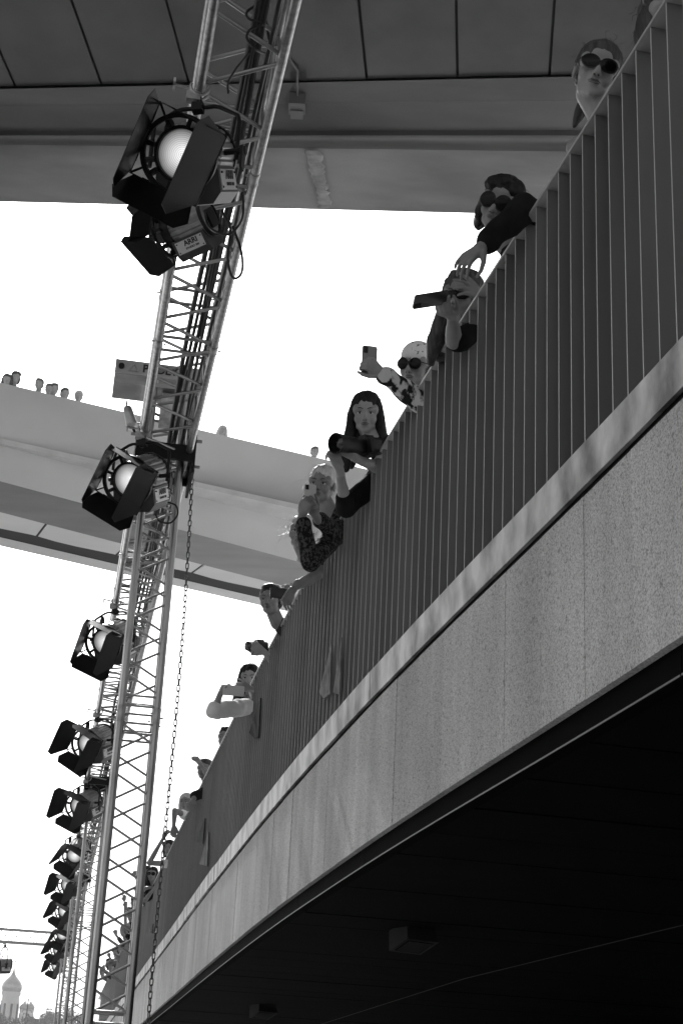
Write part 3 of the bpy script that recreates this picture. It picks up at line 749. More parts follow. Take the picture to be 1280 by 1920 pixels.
# ================================================================== people
def remesh(mb, name, m, parent, vox, smooth_it=4, amp=0, freq=12, stretch=(1, 1, 1)):
    me = mb.mesh(name+'_raw')
    o = bpy.data.objects.new(name, me); COL.objects.link(o)
    r_ = o.modifiers.new('r', 'REMESH'); r_.mode = 'VOXEL'; r_.voxel_size = vox; r_.use_smooth_shade = True
    s = o.modifiers.new('s', 'SMOOTH'); s.factor = .5; s.iterations = smooth_it
    dg = bpy.context.evaluated_depsgraph_get()
    out = bpy.data.meshes.new_from_object(o.evaluated_get(dg)); bpy.data.objects.remove(o); bpy.data.meshes.remove(me)
    out.name = name; out.materials.clear(); out.materials.append(MAT[m])
    if amp:
        S = Vector(stretch)*freq; o3 = Vector((random.uniform(0, 50), 7.1, 3.3))
        n_ = len(out.vertices); co = [0.]*(3*n_); out.vertices.foreach_get('co', co); no = [0.]*(3*n_); out.vertex_normals.foreach_get('vector', no)
        off5 = Vector((9, 2, 5)); nz = noise.noise
        for i in range(0, 3*n_, 3):
            q = Vector((co[i]*S.x+o3.x, co[i+1]*S.y+o3.y, co[i+2]*S.z+o3.z))
            k = amp*(.6*(nz(q)+.5*nz(q*2.1))+.5*(1-2*abs(nz(q*.8+off5))))
            co[i] += no[i]*k; co[i+1] += no[i+1]*k; co[i+2] += no[i+2]*k
        out.vertices.foreach_set('co', co)
        out.update()
    out.polygons.foreach_set('use_smooth', [True]*len(out.polygons))
    ob = bpy.data.objects.new(name, out); COL.objects.link(ob)
    if parent is not None: ob.parent = parent
    return ob
def hand(mb, wrist, d, nrm, side, curl, spread=.12, thumb=(.9, .3), sc=1.0):
    """d: wrist to knuckles, nrm: direction the palm faces, side: +1 if the thumb lies on d x nrm. curl: bend of each finger in degrees per joint"""
    d = Vector(d).normalized(); n = Vector(nrm); n = (n-d*n.dot(d)).normalized(); s = d.cross(n)*side
    tips = []
    L4 = (.074, .080, .075, .058); base = (.030, .010, -.011, -.030); kn = (.086, .090, .086, .078)
    mb.cap(wrist-d*.03*sc, wrist+d*.02*sc, .023*sc, .026*sc)
    mb.ell(wrist+d*.055*sc, (.036*sc, .042*sc, .016*sc), Matrix((s, d, n)).transposed())
    for i in range(4):
        k = wrist+(d*kn[i]+s*base[i])*sc
        mb.cap(wrist+(d*.02+s*base[i]*.5)*sc, k, .014*sc, .0115*sc, 10)
        c = curl[i] if isinstance(curl, (list, tuple)) else curl
        dd = (d+s*base[i]/.03*spread).normalized(); p = k
        for j, fr in enumerate((.45, .31, .24)):
            ax = dd.cross(n); a = R(c)*(1 if j < 2 else .7)
            q = Quaternion(dd.cross(n).normalized(), a) if ax.length > 1e-4 else Quaternion()
            dd = q @ dd; n2 = q @ n
            e = p+dd*L4[i]*fr*sc; rr = (.0098, .0088, .0080, .0070)
            mb.cap(p, e, rr[j]*sc, rr[j+1]*sc, 8); p = e
            n_keep = n; n = n2
        n = (Vector(nrm)-d*Vector(nrm).dot(d)).normalized(); tips.append(p)
    t0 = wrist+(d*.022+s*.026+n*.006)*sc; t1_ = t0+(d*.030+s*.026*thumb[0]+n*.02*thumb[1])*sc; t2 = t1_+(d*.032+s*.012*thumb[0]+n*.018*thumb[1])*sc; t3 = t2+(d*.026+s*.002+n*.012*thumb[1])*sc
    mb.cap(t0, t1_, .016*sc, .0115*sc, 10); mb.cap(t1_, t2, .0115*sc, .0095*sc, 8); mb.cap(t2, t3, .0095*sc, .008*sc, 8)
    return tips
def person(label, head, yaw=0, pitch=0, roll=0, hair='short', hmat='hair_dark', glasses=None, arms=(), cloth='cloth_black', skin='skin', sc=1.0, vox=.0048, sleeve_cut=1.0, face=True, deck=None, group=None, body_in=None, cat='person', hat=None, skirt=False):
    head = Vector(head); deckz = Z_COP if deck is None else deck
    tocam = Vector((-head.x, -head.y, 0)).normalized()
    th = math.atan2(-tocam.x, tocam.y)
    # image right seen from the camera is +x: a positive yaw turns the face to image right
    RM = Matrix.Rotation(th+R(yaw), 3, 'Z') @ Matrix.Rotation(R(pitch), 3, 'X') @ Matrix.Rotation(R(roll), 3, 'Y')
    H = lambda x, y, z: head+RM @ (Vector((x, y, z))*sc)
    inward = body_in if body_in is not None else -(edge(head.y, 1)-edge(head.y, 0))
    inward = Vector(inward).normalized(); tan = Vector((-inward.y, inward.x, 0))
    nb = lerp(H(0, -.045, -.15), head+inward*.08+Vector((0, 0, -.17*sc)), .6)
    pz_ = deckz+.92*sc
    dz = nb.z-pz_; hb = math.sqrt(max(.52**2*sc*sc-dz*dz, .02))
    if dz > .5*sc: hb = .08
    if body_in is None:
        pel = edge(head.y+.02, -.40, pz_); chest = edge(head.y+.01, -.25, nb.z-.20*sc); shc = nb+inward*.06+Vector((0, 0, -.065*sc))
        if (shc-edge(shc.y, -.12)).dot(inward) < 0: shc = edge(shc.y, -.12, shc.z)
    else:
        pel = nb+inward*.06; pel.z = pz_; chest = lerp(nb, pel, .38)+inward*.03; shc = nb+Vector((0, 0, -.05))
    feet = pel+inward*.02
    root = thing('person', Vector((feet.x, feet.y, deckz)), label, cat, group)
    b = MB(); hc = RM
    E = lambda c, r_, seg=16: b.ell(H(*c), [q*sc for q in r_], hc, seg, 10)
    E((0, -.012, .035), (.074, .093, .080)); E((0, .026, -.018), (.063, .062, .085)); E((0, .038, -.075), (.044, .043, .034))
    E((0, .070, -.098), (.017, .014, .014)); E((0, .055, -.088), (.032, .026, .022))
    for s in (-1, 1):
        E((s*.037, .050, -.032), (.027, .028, .030)); E((s*.027, .073, .022), (.028, .014, .011)); E((s*.034, .022, -.070), (.021, .040, .025))
        E((s*.076, -.008, -.008), (.009, .017, .031)); E((s*.011, .099, -.036), (.0085, .010, .008)); E((s*.055, .045, .02), (.018, .03, .03))
    b.chain([H(0, .082, .014), H(0, .098, -.012), H(0, .108, -.032)], [.008*sc, .0095*sc, .0125*sc], 10)
    E((0, .074, -.060), (.026, .018, .022)); E((0, .066, .045), (.038, .014, .020))
    b.cap(H(0, -.02, -.07), nb, .052*sc, .056*sc)
    sh = [shc+tan*(.165*s*sc) for s in (-1, 1)]
    b.cap(nb, shc, .056*sc, .06*sc); b.cap(shc, sh[0], .05*sc, .048*sc); b.cap(shc, sh[1], .05*sc, .048*sc)
    TM = Matrix((tan, inward, Vector((0, 0, 1)))).transposed()
    b.ell(lerp(chest, shc, .2), (.15*sc, .095*sc, .15*sc), TM); b.cap(chest, pel, .11*sc, .115*sc); b.ell(pel, (.155*sc, .11*sc, .12*sc), TM)
    cl = MB()
    cl.cap(lerp(nb, shc, .35), shc, .066*sc, .075*sc); cl.ell(lerp(chest, shc, .2), (.168*sc, .112*sc, .165*sc), TM); cl.cap(chest, pel, .128*sc, .135*sc); cl.ell(pel, (.172*sc, .125*sc, .13*sc), TM)
    for s in (-1, 1): cl.cap(shc+tan*s*.05, sh[0 if s < 0 else 1], .058*sc, .06*sc)
    for s in (-1, 1):
        hip = pel+tan*(.09*s*sc)+Vector((0, 0, -.06*sc)); kn = Vector((hip.x, hip.y, deckz+.50*sc))-inward*.03; an = Vector((hip.x, hip.y, deckz+.09))
        b.chain([hip, kn, an], [.075*sc, .052*sc, .038*sc]); b.cap(an+Vector((0, 0, -.05)), an-inward*.13+Vector((0, 0, -.06)), .036, .028)
        cl.chain([hip, kn, an], [.095*sc, .07*sc, .058*sc])
    sleeve_mbs = []
    for A in arms:
        s_i = A['s']; el = Vector(A['el']); wr = Vector(A['wr']); S = sh[s_i]
        if 'sh' in A: S = Vector(A['sh'])
        b.chain([S, el, wr], [.044*sc, .037*sc, .0235*sc])
        b.cap(lerp(el, wr, .25), lerp(el, wr, .5), .037*sc, .033*sc)
        if 'hd' in A: hand(b, wr, A['hd'], A['hn'], A.get('hs', 1), A.get('curl', 25), A.get('spread', .12), A.get('thumb', (.9, .3)), A.get('hsc', 1.0)*sc)
        c = A.get('cut', sleeve_cut); m_ = A.get('mat', cloth); w_ = A.get('w', 1.0)
        tgt = cl if m_ == cloth else MB()
        if c > 0:
            if c <= 1: tgt.cap(S, lerp(S, el, c), .062*sc*w_, .055*sc*w_)
            else:
                e2 = lerp(el, wr, c-1); tgt.chain([S, el, e2], [.062*sc*w_, .056*sc*w_, lerp(.054, .040, c-1)*sc*w_])
                tgt.cap(lerp(el, e2, .93), e2, lerp(.056, .044, c-1)*sc*w_, lerp(.056, .044, c-1)*sc*w_)
            if tgt is not cl: sleeve_mbs.append((tgt, m_))
    def loc(mbx):
        q = root.location; mbx.v = [tuple(Vector(v)-q) for v in mbx.v]; return mbx
    remesh(loc(b), 'body', skin, root, vox)
    remesh(loc(cl), 'clothing', cloth, root, max(.008, vox*1.5), 3, amp=.013 if cloth == 'cloth_light' else .008, freq=11)
    for sm_, m_ in sleeve_mbs: remesh(loc(sm_), 'sleeve', m_, root, max(.008, vox*1.5), 3, amp=.008, freq=11)
    # ------------ hair
    if hair:
        h = MB(); EH = lambda c, r_: h.ell(H(*c), [q*sc for q in r_], hc, 18, 12)
        strands = MB()
        if hair in ('short', 'long', 'bob', 'tied', 'messy', 'flyaway'): EH((0, -.025, .049), (.085, .099, .085))
        if hair == 'short':
            EH((0, .03, .098), (.058, .045, .024)); EH((0, -.05, -.01), (.076, .062, .06))
        if hair in ('tied', 'flyaway'):
            EH((0, -.05, .0), (.074, .065, .07)); EH((0, -.125, -.01), (.035, .04, .04))
            h.chain([H(0, -.13, -.03), H(.01, -.13, -.11), H(.015, -.11, -.17)], [.026*sc, .022*sc, .01*sc])
        if hair == 'bob':
            for s in (-1, 1):
                EH((s*.066, -.01, -.035), (.03, .06, .085)); EH((s*.05, .035, .07), (.04, .035, .035))
            EH((0, -.06, -.03), (.085, .06, .09)); EH((.0, .025, .092), (.062, .050, .036))
        if hair == 'long':
            for s in (-1, 1):
                h.chain([H(s*.004, .026, .112), H(s*.040, .030, .098), H(s*.066, .024, .058), H(s*.078, .010, -.01), H(s*.090, .0, -.12), H(s*.105, .02, -.22), H(s*.10, .05, -.32)], [.016*sc, .019*sc, .021*sc, .026*sc, .034*sc, .038*sc, .016*sc])
                h.chain([H(s*.05, -.06, .0), H(s*.07, -.05, -.14), H(s*.085, -.03, -.28)], [.05*sc, .052*sc, .03*sc])
            EH((0, -.07, -.08), (.09, .055, .12))
        if hair == 'messy':
            for s in (-1, 1):
                h.chain([H(s*.006, .026, .112), H(s*.042, .032, .096), H(s*.070, .024, .055), H(s*.082, .0, -.04), H(s*.080, -.02, -.13)], [.016*sc, .019*sc, .022*sc, .026*sc, .012*sc])
            EH((0, -.07, -.06), (.085, .055, .12))
        if hair in ('long', 'messy', 'bob', 'tied', 'flyaway'):
            ns = {'long': 90, 'messy': 260, 'bob': 50, 'tied': 40, 'flyaway': 320}[hair]; rnd = random.Random(int(abs(head.x*1000))+5)
            for k in range(ns):
                a = rnd.uniform(-2.9, -.25) if hair != 'tied' else rnd.uniform(-3.3, .2); e = rnd.uniform(-.5, 1.4)
                p = H(.084*math.cos(a)*math.cos(e), -.024+.098*math.sin(a)*math.cos(e), .046+.083*math.sin(e))
                out = (p-H(0, -.02, .03)).normalized(); ln = rnd.uniform(.03, .09) if hair in ('tied', 'bob', 'long') else rnd.choice((.05, .07, .09, .12))*rnd.uniform(.7, 1.3)
                side = Vector((rnd.uniform(-1, 1), rnd.uniform(-1, 1), rnd.uniform(-.3, .6))); wind = Vector((-.40, -.1, .05)) if hair in ('messy', 'flyaway') else Vector((0, 0, -.1))
                pts = [p+(out*.35*t+side*.35*t*t+wind*t*t+Vector((0, 0, -.9))*t*t*(.7 if hair != 'tied' else .1)+Vector((math.sin(t*7+k), math.cos(t*6+k*2), math.sin(t*5+k*3)))*.13*t)*ln*1.3 for t in (0, .2, .4, .6, .8, 1)]
                strands.tube(pts, [.0011*sc, .0011*sc, .001*sc, .0009*sc, .0007*sc, .0004*sc], 3)
        if hat:
            hm = MB(); hm.ell(H(0, -.018, .052), [.090*sc, .104*sc, .086*sc], hc, 20, 12)
            hat_o = remesh(loc(hm), 'bandana', hat, root, max(.006, vox*1.2), 3)
            h = MB(); h.ell(H(0, -.06, -.02), [.078*sc, .055*sc, .06*sc], hc)
            for s in (-1, 1): h.ell(H(s*.078, -.02, -.01), [.014*sc, .03*sc, .04*sc], hc)
        if h.v: ho = remesh(loc(h), 'hair', hmat, root, max(.0045, vox), 2, amp=.004 if hair in ('short', 'tied') else .007, freq=45, stretch=(1, 1, .22))
        if strands.v: tag(put('stray_hair', loc(strands).mesh('stray_hair', hmat), root), kind='stuff')
    # ------------ face details
    if face:
        for s in (-1, 1):
            if not glasses:
                e = put('eye', loc(MB().ell(H(s*.031, .0735, -.002), [.0135*sc, .0125*sc, .0085*sc], hc)).mesh('eye', 'eye_white', 60), root)
                put('iris', loc(MB().ell(H(s*.031, .0835, -.002), [.0062*sc, .0035*sc, .0062*sc], hc)).mesh('iris', 'iris', 60), e).location = (0, 0, 0)
                put('upper_lid', loc(MB().tube([H(s*(.031+dx), .0855-abs(dx)*.45, .0055-abs(dx)*.25) for dx in (-.016, -.008, 0, .008, .016)], [.0010*sc, .0020*sc, .0024*sc, .0020*sc, .0010*sc], 6)).mesh('upper_lid', 'brow', 60), root)
            put('eyebrow', loc(MB().tube([H(s*.012, .0915, .021), H(s*.026, .0895, .027), H(s*.042, .080, .026), H(s*.052, .068, .020)], [.0022*sc, .0028*sc, .0024*sc, .0012*sc], 6)).mesh('eyebrow', 'brow', 60), root)
            put('nostril', loc(MB().ell(H(s*.0075, .1035, -.0435), [.0042*sc, .0052*sc, .0026*sc], hc)).mesh('nostril', 'brow', 60), root)  # dark blobs painted in for the shade inside the nostrils
        lm = MB(); lm.tube([H(-.024, .080, -.062), H(-.010, .0925, -.0575), H(0, .0935, -.059), H(.010, .0925, -.0575), H(.024, .080, -.062)], [.0012*sc, .0036*sc, .0036*sc, .0036*sc, .0012*sc], 8)
        lm.tube([H(-.021, .081, -.0655), H(-.009, .0915, -.068), H(.009, .0915, -.068), H(.021, .081, -.0655)], [.0012*sc, .0045*sc, .0045*sc, .0012*sc], 8)
        put('lips', loc(lm).mesh('lips', 'lips', 60), root)
    if glasses:
        rx, rz, style = glasses
        fr = MB()
        lens_m = []
        for s in (-1, 1):
            c = H(s*.034, .098, .002); tilt = hc @ Matrix.Rotation(-s*R(10), 3, 'Z')
            lens = MB().ell(c, [rx*sc, .004*sc, rz*sc], tilt, 20, 10)
            if style == 'visor': lens = MB().prism([c+tilt @ (Vector((x*rx, -.003, z*rz))*sc) for x, z in ((-1.1*1, .55+.35*s), (1.1, .55-.35*s), (1.0, -.5), (.3, -1), (-.5, -.95), (-1, -.4))], tilt @ Vector((0, .006, 0)))
            lens_m.append(lens)
            ring = []
            for k in range(20):
                a = 2*math.pi*k/20; ring.append(c+tilt @ (Vector((rx*math.cos(a), 0, rz*math.sin(a)))*sc))
            if style != 'visor': fr.tube(ring, .0026*sc, 6, closed=True)
            fr.tube([H(s*.066, .09, .010), H(s*.078, .05, .010), H(s*.082, -.01, .004)], .0026*sc, 6)
        fr.tube([H(-.010, .103, .007), H(0, .106, .009), H(.010, .103, .007)], .0026*sc, 6)
        fo = put('sunglasses', loc(fr).mesh('sunglasses', 'glass_frame', 60), root)
        for l_ in lens_m: put('lens', loc(l_).mesh('lens', 'sunglass', 60), fo)
    return root
def phone(c, xdir, ydir, size=(.075, .155, .008), m='phone_dark', label='', scr=None, camera=True):
    """xdir, ydir: width and length directions; the back (with the lens) faces xdir x ydir"""
    x = Vector(xdir).normalized(); y = Vector(ydir); y = (y-x*y.dot(x)).normalized(); z = x.cross(y)
    M = Matrix((x, y, z)).transposed(); c = Vector(c)
    root = thing('smartphone', c, label, 'phone')
    bm = bmesh.new(); bmesh.ops.create_cube(bm, size=1)
    for v in bm.verts: v.co = Vector((v.co.x*size[0], v.co.y*size[1], v.co.z*size[2]))
    ed = [e for e in bm.edges if abs(e.verts[0].co.z-e.verts[1].co.z) > 1e-5]
    bmesh.ops.bevel(bm, geom=ed, offset=.011, segments=4, affect='EDGES', profile=.5)
    me = bpy.data.meshes.new('case'); bm.to_mesh(me); bm.free(); me.materials.append(MAT[m]); me.transform(M.to_4x4())
    ca = put('case', me, root)
    MB().box(c+M @ Vector((0, 0, -size[2]/2-.0006)), (size[0]*.92, size[1]*.94, .001), M).build('screen', 'screen', root)
    if camera: MB().box(c+M @ Vector((-size[0]*.27, size[1]*.36, size[2]/2+.001)), (size[0]*.28, size[1]*.20, .003), M).build('camera_bump', 'camera_black', root)
    return root
def photo_camera(c, look, label, lens_len=.20, lens_r=.045, sc=1.0, hood=True):
    look = Vector(look).normalized(); M = frame_rot(look); c = Vector(c); root = thing('photo_camera', c, label, 'camera')
    P = lambda x, y, z: c+M @ (Vector((x, y, z))*sc)
    b = MB()
    b.prism([P(x, -.035, z) for x, z in ((-.068, -.05), (-.072, .02), (-.06, .035), (-.028, .036), (-.02, .058), (.02, .058), (.03, .036), (.06, .034), (.072, .02), (.07, -.05))], M @ Vector((0, .065*sc, 0)))
    b.box(P(-.055, .035, -.008), (.03*sc, .03*sc, .08*sc), M)
    b.build('camera_body', 'camera_black', root)
    l_ = MB(); y0 = .03; y1 = y0+lens_len
    prof = [(.034, y0), (.037, y0+.02), (.037, y0+.05), (lens_r*.9, y0+.07), (lens_r*.9, y0+lens_len*.55), (lens_r*.96, y0+lens_len*.56), (lens_r*.96, y0+lens_len*.72), (lens_r, y0+lens_len*.75)]
    prof += [(lens_r*1.12, y1), (lens_r*1.06, y1), (lens_r*.90, y0+lens_len*.8)] if hood else [(lens_r, y1), (lens_r*.9, y1), (lens_r*.85, y1-.015)]
    vs_ = MB().lathe(prof, 'Y', 28); vs_.v = [tuple(P(*v)) for v in vs_.v]
    lo_ = vs_.build('lens_barrel', 'camera_black', root, smooth=35)
    g_ = MB().lathe([(0, prof[-1][1]+.022), (lens_r*.4, prof[-1][1]+.019), (lens_r*.87, prof[-1][1]+.008)], 'Y', 24); g_.v = [tuple(P(*v)) for v in g_.v]
    g_.build('front_glass', 'camera_glass', lo_, smooth=60)
    MB().box(P(0, -.02, .055), (.03*sc, .02*sc, .012*sc), M).build('hot_shoe', 'silver', root)
    return root
HZ = lambda px, py, z=3.72: Wz(px, py, z)

# --- woman with sunglasses, hair tied back, above the nearest fins
h1 = HZ(1117, 138, 3.60)
person('woman in dark sunglasses with hair tied back, above the fins under the bridge', h1, yaw=8, pitch=-17, roll=-16, hair='tied', hmat='hair_mid', glasses=(.033, .025, 'wide'), cloth='cloth_dark',
       arms=[dict(s=0, el=h1+Vector((.30, -.22, -.42)), wr=h1+Vector((.22, -.05, -.52)), cut=.9), dict(s=1, el=h1+Vector((.28, .30, -.42)), wr=h1+Vector((.18, .2, -.55)), cut=.9)])
# --- dark-haired head only just showing at the frame edge
h0 = HZ(1246, 42, 3.56)
person('person with dark hair almost hidden behind the fins under the bridge', h0, yaw=20, pitch=-10, hair='bob', hmat='hair_mid', cloth='cloth_dark', vox=.007, face=False)
# --- arm and shoulder leaning on the rail below the tied-hair woman
hs = HZ(1120, 300, 3.70)
ea = Wy(1068, 268, 4.98)
person('person in a pale top hidden behind the fins, only a bare arm over the rail', Vector((ea.x+.34, ea.y+.12, Z_TOP+.10)), yaw=30, hair='short', cloth='cloth_light', vox=.007, face=False,
       arms=[dict(s=0, el=ea+Vector((.02, 0, -.02)), wr=ea+Vector((.16, -.2, -.05)), hd=(.5, -.5, -.2), hn=(0, 0, -1), cut=.3)])

# --- woman with round sunglasses, dark jacket arm hanging over the rail
h2 = HZ(938, 386, 3.60)
w2 = Wy(904, 462, 5.28); e2 = Wy(982, 392, 5.36)
person('woman in large round sunglasses and black jacket, arm hanging over the rail', h2, skin='skin_dark', yaw=-14, pitch=-22, roll=-24, hair='bob', hmat='hair_dark', glasses=(.034, .033, 'round'), cloth='cloth_black',
       arms=[dict(s=0, el=e2, wr=w2, hd=Vector((-.62, -.02, -.62)), hn=Vector((.25, .75, -.45)), hs=1, curl=[18, 22, 24, 20], spread=.35, thumb=(1.1, .8), cut=1.86, w=1.12, sh=h2+Vector((.22, -.12, -.2))), dict(s=1, el=h2+Vector((.2, .25, -.42)), wr=h2+Vector((.1, .2, -.5)), cut=1.8)])
# --- person in a visor holding a phone out, a hand at the forehead
h3 = HZ(866, 556, 3.60)
w3 = Wy(848, 592, 5.95); e3 = Wy(850, 640, 6.05)
w3b = Wy(905, 562, 6.1)
person('person in angular shield sunglasses with a hand on the forehead, holding a phone flat', h3, skin='skin_dark', yaw=-22, pitch=-22, roll=-14, hair='long', hmat='hair_mid', glasses=(.036, .022, 'visor'), cloth='cloth_black',
       arms=[dict(s=0, el=e3, wr=w3, hd=Wy(815, 575, 5.8)-w3, hn=(.2, .3, .9), hs=-1, curl=[48, 50, 52, 55], thumb=(.8, .9), cut=.9),
             dict(s=1, el=h3+Vector((.2, .12, -.25)), wr=w3b, hd=Wy(870, 530, 6.02)-w3b, hn=(.1, .9, -.2), hs=-1, curl=[12, 20, 28, 32], spread=.3, cut=.7)])
pc3 = Wy(806, 562, 5.80)
phone(pc3, (.1, -.93, .35), Wy(776, 546, 5.72)-Wy(845, 582, 5.9), m='phone_dark', label='black phone held out flat by the person in shield sunglasses')
# --- person in a printed bandana with phone and patterned sleeve
h4 = HZ(780, 688, 3.62)
w4 = Wy(716, 700, 6.85); e4 = Wy(786, 752, 6.98)
person('person in a white printed bandana and round sunglasses, raising a phone', h4, yaw=-24, pitch=-16, roll=-10, hair='short', hmat='hair_dark', glasses=(.031, .029, 'round'), hat='cap_print', cloth='cloth_pattern',
       arms=[dict(s=0, el=e4, wr=w4, hd=Wy(690, 680, 6.8)-w4, hn=(-.15, .9, .1), hs=1, curl=[58, 62, 62, 60], thumb=(1.0, .1), cut=1.9, w=1.05, sh=h4+Vector((.2, -.1, -.24))), dict(s=1, el=h4+Vector((.2, .25, -.42)), wr=h4+Vector((.1, .2, -.5)), cut=1.8)])
p4 = Wy(692, 678, 6.86)
phone(p4, (1, .2, .02), (.05, -.05, 1), m='phone_mid', size=(.076, .165, .008), label='grey phone held upright by the person in the bandana')
# --- long-haired woman with the big camera
h5 = HZ(686, 776, 3.74)
c5 = Wy(688, 838, 7.74)
lk5 = Wy(606, 828, 7.50)-c5
w5 = Wy(672, 862, 7.72); e5 = Wy(716, 880, 7.9)
w5b = Wy(636, 880, 7.68); e5b = Wy(648, 952, 7.95)
person('woman with long dark hair looking down over a large black camera', h5, yaw=-4, pitch=-20, roll=0, hair='long', hmat='hair_dark', cloth='cloth_black',
       arms=[dict(s=1, el=e5, wr=w5, hd=Wy(640, 842, 7.66)-w5, hn=(0, .1, 1), hs=1, curl=[34, 36, 38, 38], thumb=(.9, 1.4), cut=.8),
             dict(s=0, el=e5b, wr=w5b, hd=Wy(626, 850, 7.64)-w5b, hn=(-.5, .55, .35), hs=-1, curl=[52, 55, 56, 56], thumb=(.5, 1.0), cut=1.25, sh=Wy(700, 905, 8.05))])
photo_camera(c5, lk5, 'large black camera with a wide lens hood held by the long-haired woman', lens_len=.205, lens_r=.046, sc=1.08)
# --- blond woman with the white phone
h6 = HZ(604, 910, 3.64)
w6 = Wy(566, 968, 8.35); e6 = Wy(582, 1054, 8.45)
w6b = Wy(592, 968, 8.4); e6b = Wy(628, 1000, 8.7)
person('blond woman with wind-blown hair behind a white phone, dark lace sleeves', h6, yaw=-18, pitch=-12, roll=-6, skin='skin_dark', hair='flyaway', hmat='hair_blond', cloth='cloth_lace',
       arms=[dict(s=0, el=e6, wr=w6, hd=Wy(574, 945, 8.32)-w6, hn=(.5, .8, .2), hs=1, curl=[45, 48, 50, 50], thumb=(.9, .8), cut=1.82, sh=Wy(640, 990, 8.8)),
             dict(s=1, el=e6b, wr=w6b, hd=Wy(582, 945, 8.36)-w6b, hn=(-.4, .8, .2), hs=-1, curl=[42, 45, 48, 48], cut=1.8)])
p6 = Wy(581, 930, 8.38)
phone(p6, (1, .25, .06), (.03, -.1, 1), m='phone_pale', size=(.07, .14, .008), label='white phone held upright by the blond woman')
# --- second blond woman, mostly hidden by the lace sleeve
h7 = HZ(566, 1000, 3.58)
e7 = Wy(560, 1082, 9.1)
person('blond woman half hidden behind a lace sleeve, sunglasses on her head', h7, yaw=-12, pitch=-10, roll=-10, skin='skin_dark', hair='flyaway', hmat='hair_blond', cloth='cloth_dark',
       arms=[dict(s=0, el=e7+Vector((.06, .1, .02)), wr=Wy(553, 1100, 9.2), hd=(-.3, .2, -.5), hn=(0, 0, -1), cut=.4), dict(s=1, el=h7+Vector((.3, .25, -.35)), wr=h7+Vector((.25, .2, -.4)), cut=.8)])
# --- short-haired man with a phone held sideways
h8 = HZ(508, 1126, 3.58)
w8 = Wy(548, 1128, 10.55)
person('man with short hair partly covered by a black phone held sideways', h8, skin='skin_dark', yaw=-20, pitch=-8, roll=4, hair='short', hmat='hair_dark', cloth='cloth_dark',
       arms=[dict(s=1, el=Wy(556, 1170, 10.9), wr=w8, hd=Wy(542, 1110, 10.5)-w8, hn=(-.7, .6, .2), hs=-1, curl=[40, 42, 45, 48], cut=.8)])
phone(Wy(527, 1113, 10.42), (.0, .2, 1), (1, .25, .18), m='phone_dark', size=(.08, .16, .009), label='black phone held sideways before the short-haired man')
# --- hands with a compact camera
h9 = HZ(520, 1226, 3.50)
w9 = Wy(497, 1224, 11.55)
person('person hidden behind the fins, only hands with a small camera over the rail', Vector((h9.x+.18, h9.y+.1, h9.z-.12)), hair='short', cloth='cloth_dark', vox=.007, face=False,
       arms=[dict(s=0, el=w9+Vector((.16, .2, -.14)), wr=w9, hd=Wy(480, 1214, 11.5)-w9, hn=(0, .7, .5), hs=1, curl=[38, 40, 42, 44], cut=1.3)])
photo_camera(Wy(486, 1214, 11.6), (-.75, -.62, -.12), 'small black camera poking over the rail in two hands', lens_len=.085, lens_r=.036, sc=1.0, hood=False)
# --- woman with a pale phone and rolled light shirt sleeve
h10 = HZ(468, 1272, 3.54)
w10 = Wy(412, 1304, 12.1); e10 = Wy(402, 1332, 12.15)
person('dark-haired woman in a light shirt holding a pale phone sideways', h10, yaw=-6, pitch=-12, hair='long', hmat='hair_dark', cloth='cloth_light', vox=.006,
       arms=[dict(s=0, el=e10, wr=w10, hd=Wy(420, 1288, 12.1)-w10, hn=(.7, .6, 0), hs=1, curl=[35, 40, 42, 44], cut=1.12, w=1.15, sh=Wy(462, 1326, 12.55)), dict(s=1, el=h10+Vector((.1, .1, -.3)), wr=Wy(470, 1292, 12.45), hd=Wy(455, 1288, 12.4)-Wy(470, 1292, 12.45), hn=(-.3, .8, 0), hs=-1, curl=40, cut=.9)])
phone(Wy(438, 1295, 12.08), (.0, .1, 1), (-1, -.1, -.06), m='phone_pale', size=(.085, .17, .009), label='pale phone held sideways by the woman in the light shirt', camera=False)
# --- smaller figures farther along the rail
def far_person(px, py, z, label, hair, hmat, cloth, arms=(), **k):
    h = HZ(px, py, z)
    A = []
    for (s, (ex, ey), (wx, wy), dy, cut) in arms:
        el = Wy(ex, ey, h.y-dy); wr = Wy(wx, wy, h.y-dy-.05)
        A.append(dict(s=s, el=el, wr=wr, hd=wr-el, hn=(0, .6, -.6), hs=1 if s == 0 else -1, curl=30, cut=cut))
    k.setdefault('skin', 'skin_dark')
    return person(label, h, hair=hair, hmat=hmat, cloth=cloth, arms=A, vox=.009, **k)
far_person(424, 1386, 3.52, 'person with dark hair peeking over the rail past the light-shirted woman', 'short', 'hair_dark', 'cloth_mid', yaw=-20)
far_person(384, 1444, 3.56, 'person in a black shirt with a phone at the forehead, arms on the rail', 'short', 'hair_mid', 'cloth_black', [(0, (366, 1492), (362, 1500), .3, 1.0), (1, (392, 1455), (378, 1436), .2, .7)], yaw=-25)
far_person(350, 1506, 3.62, 'blond person in a pale top leaning an elbow over the rail', 'messy', 'hair_blond', 'cloth_light', [(0, (328, 1520), (326, 1548), .4, .6)], yaw=-25)
far_person(318, 1592, 3.50, 'person with bare raised forearm holding a white paper by the rail', 'bob', 'hair_dark', 'cloth_light', [(0, (280, 1618), (306, 1572), .6, .5)], yaw=-20)
far_person(286, 1640, 3.56, 'person in sunglasses and a black top with both hands on a camera', 'long', 'hair_dark', 'cloth_black', [(0, (272, 1688), (288, 1668), .4, .8), (1, (300, 1662), (284, 1664), .3, 1.5)], yaw=-12, glasses=(.031, .026, 'wide'))
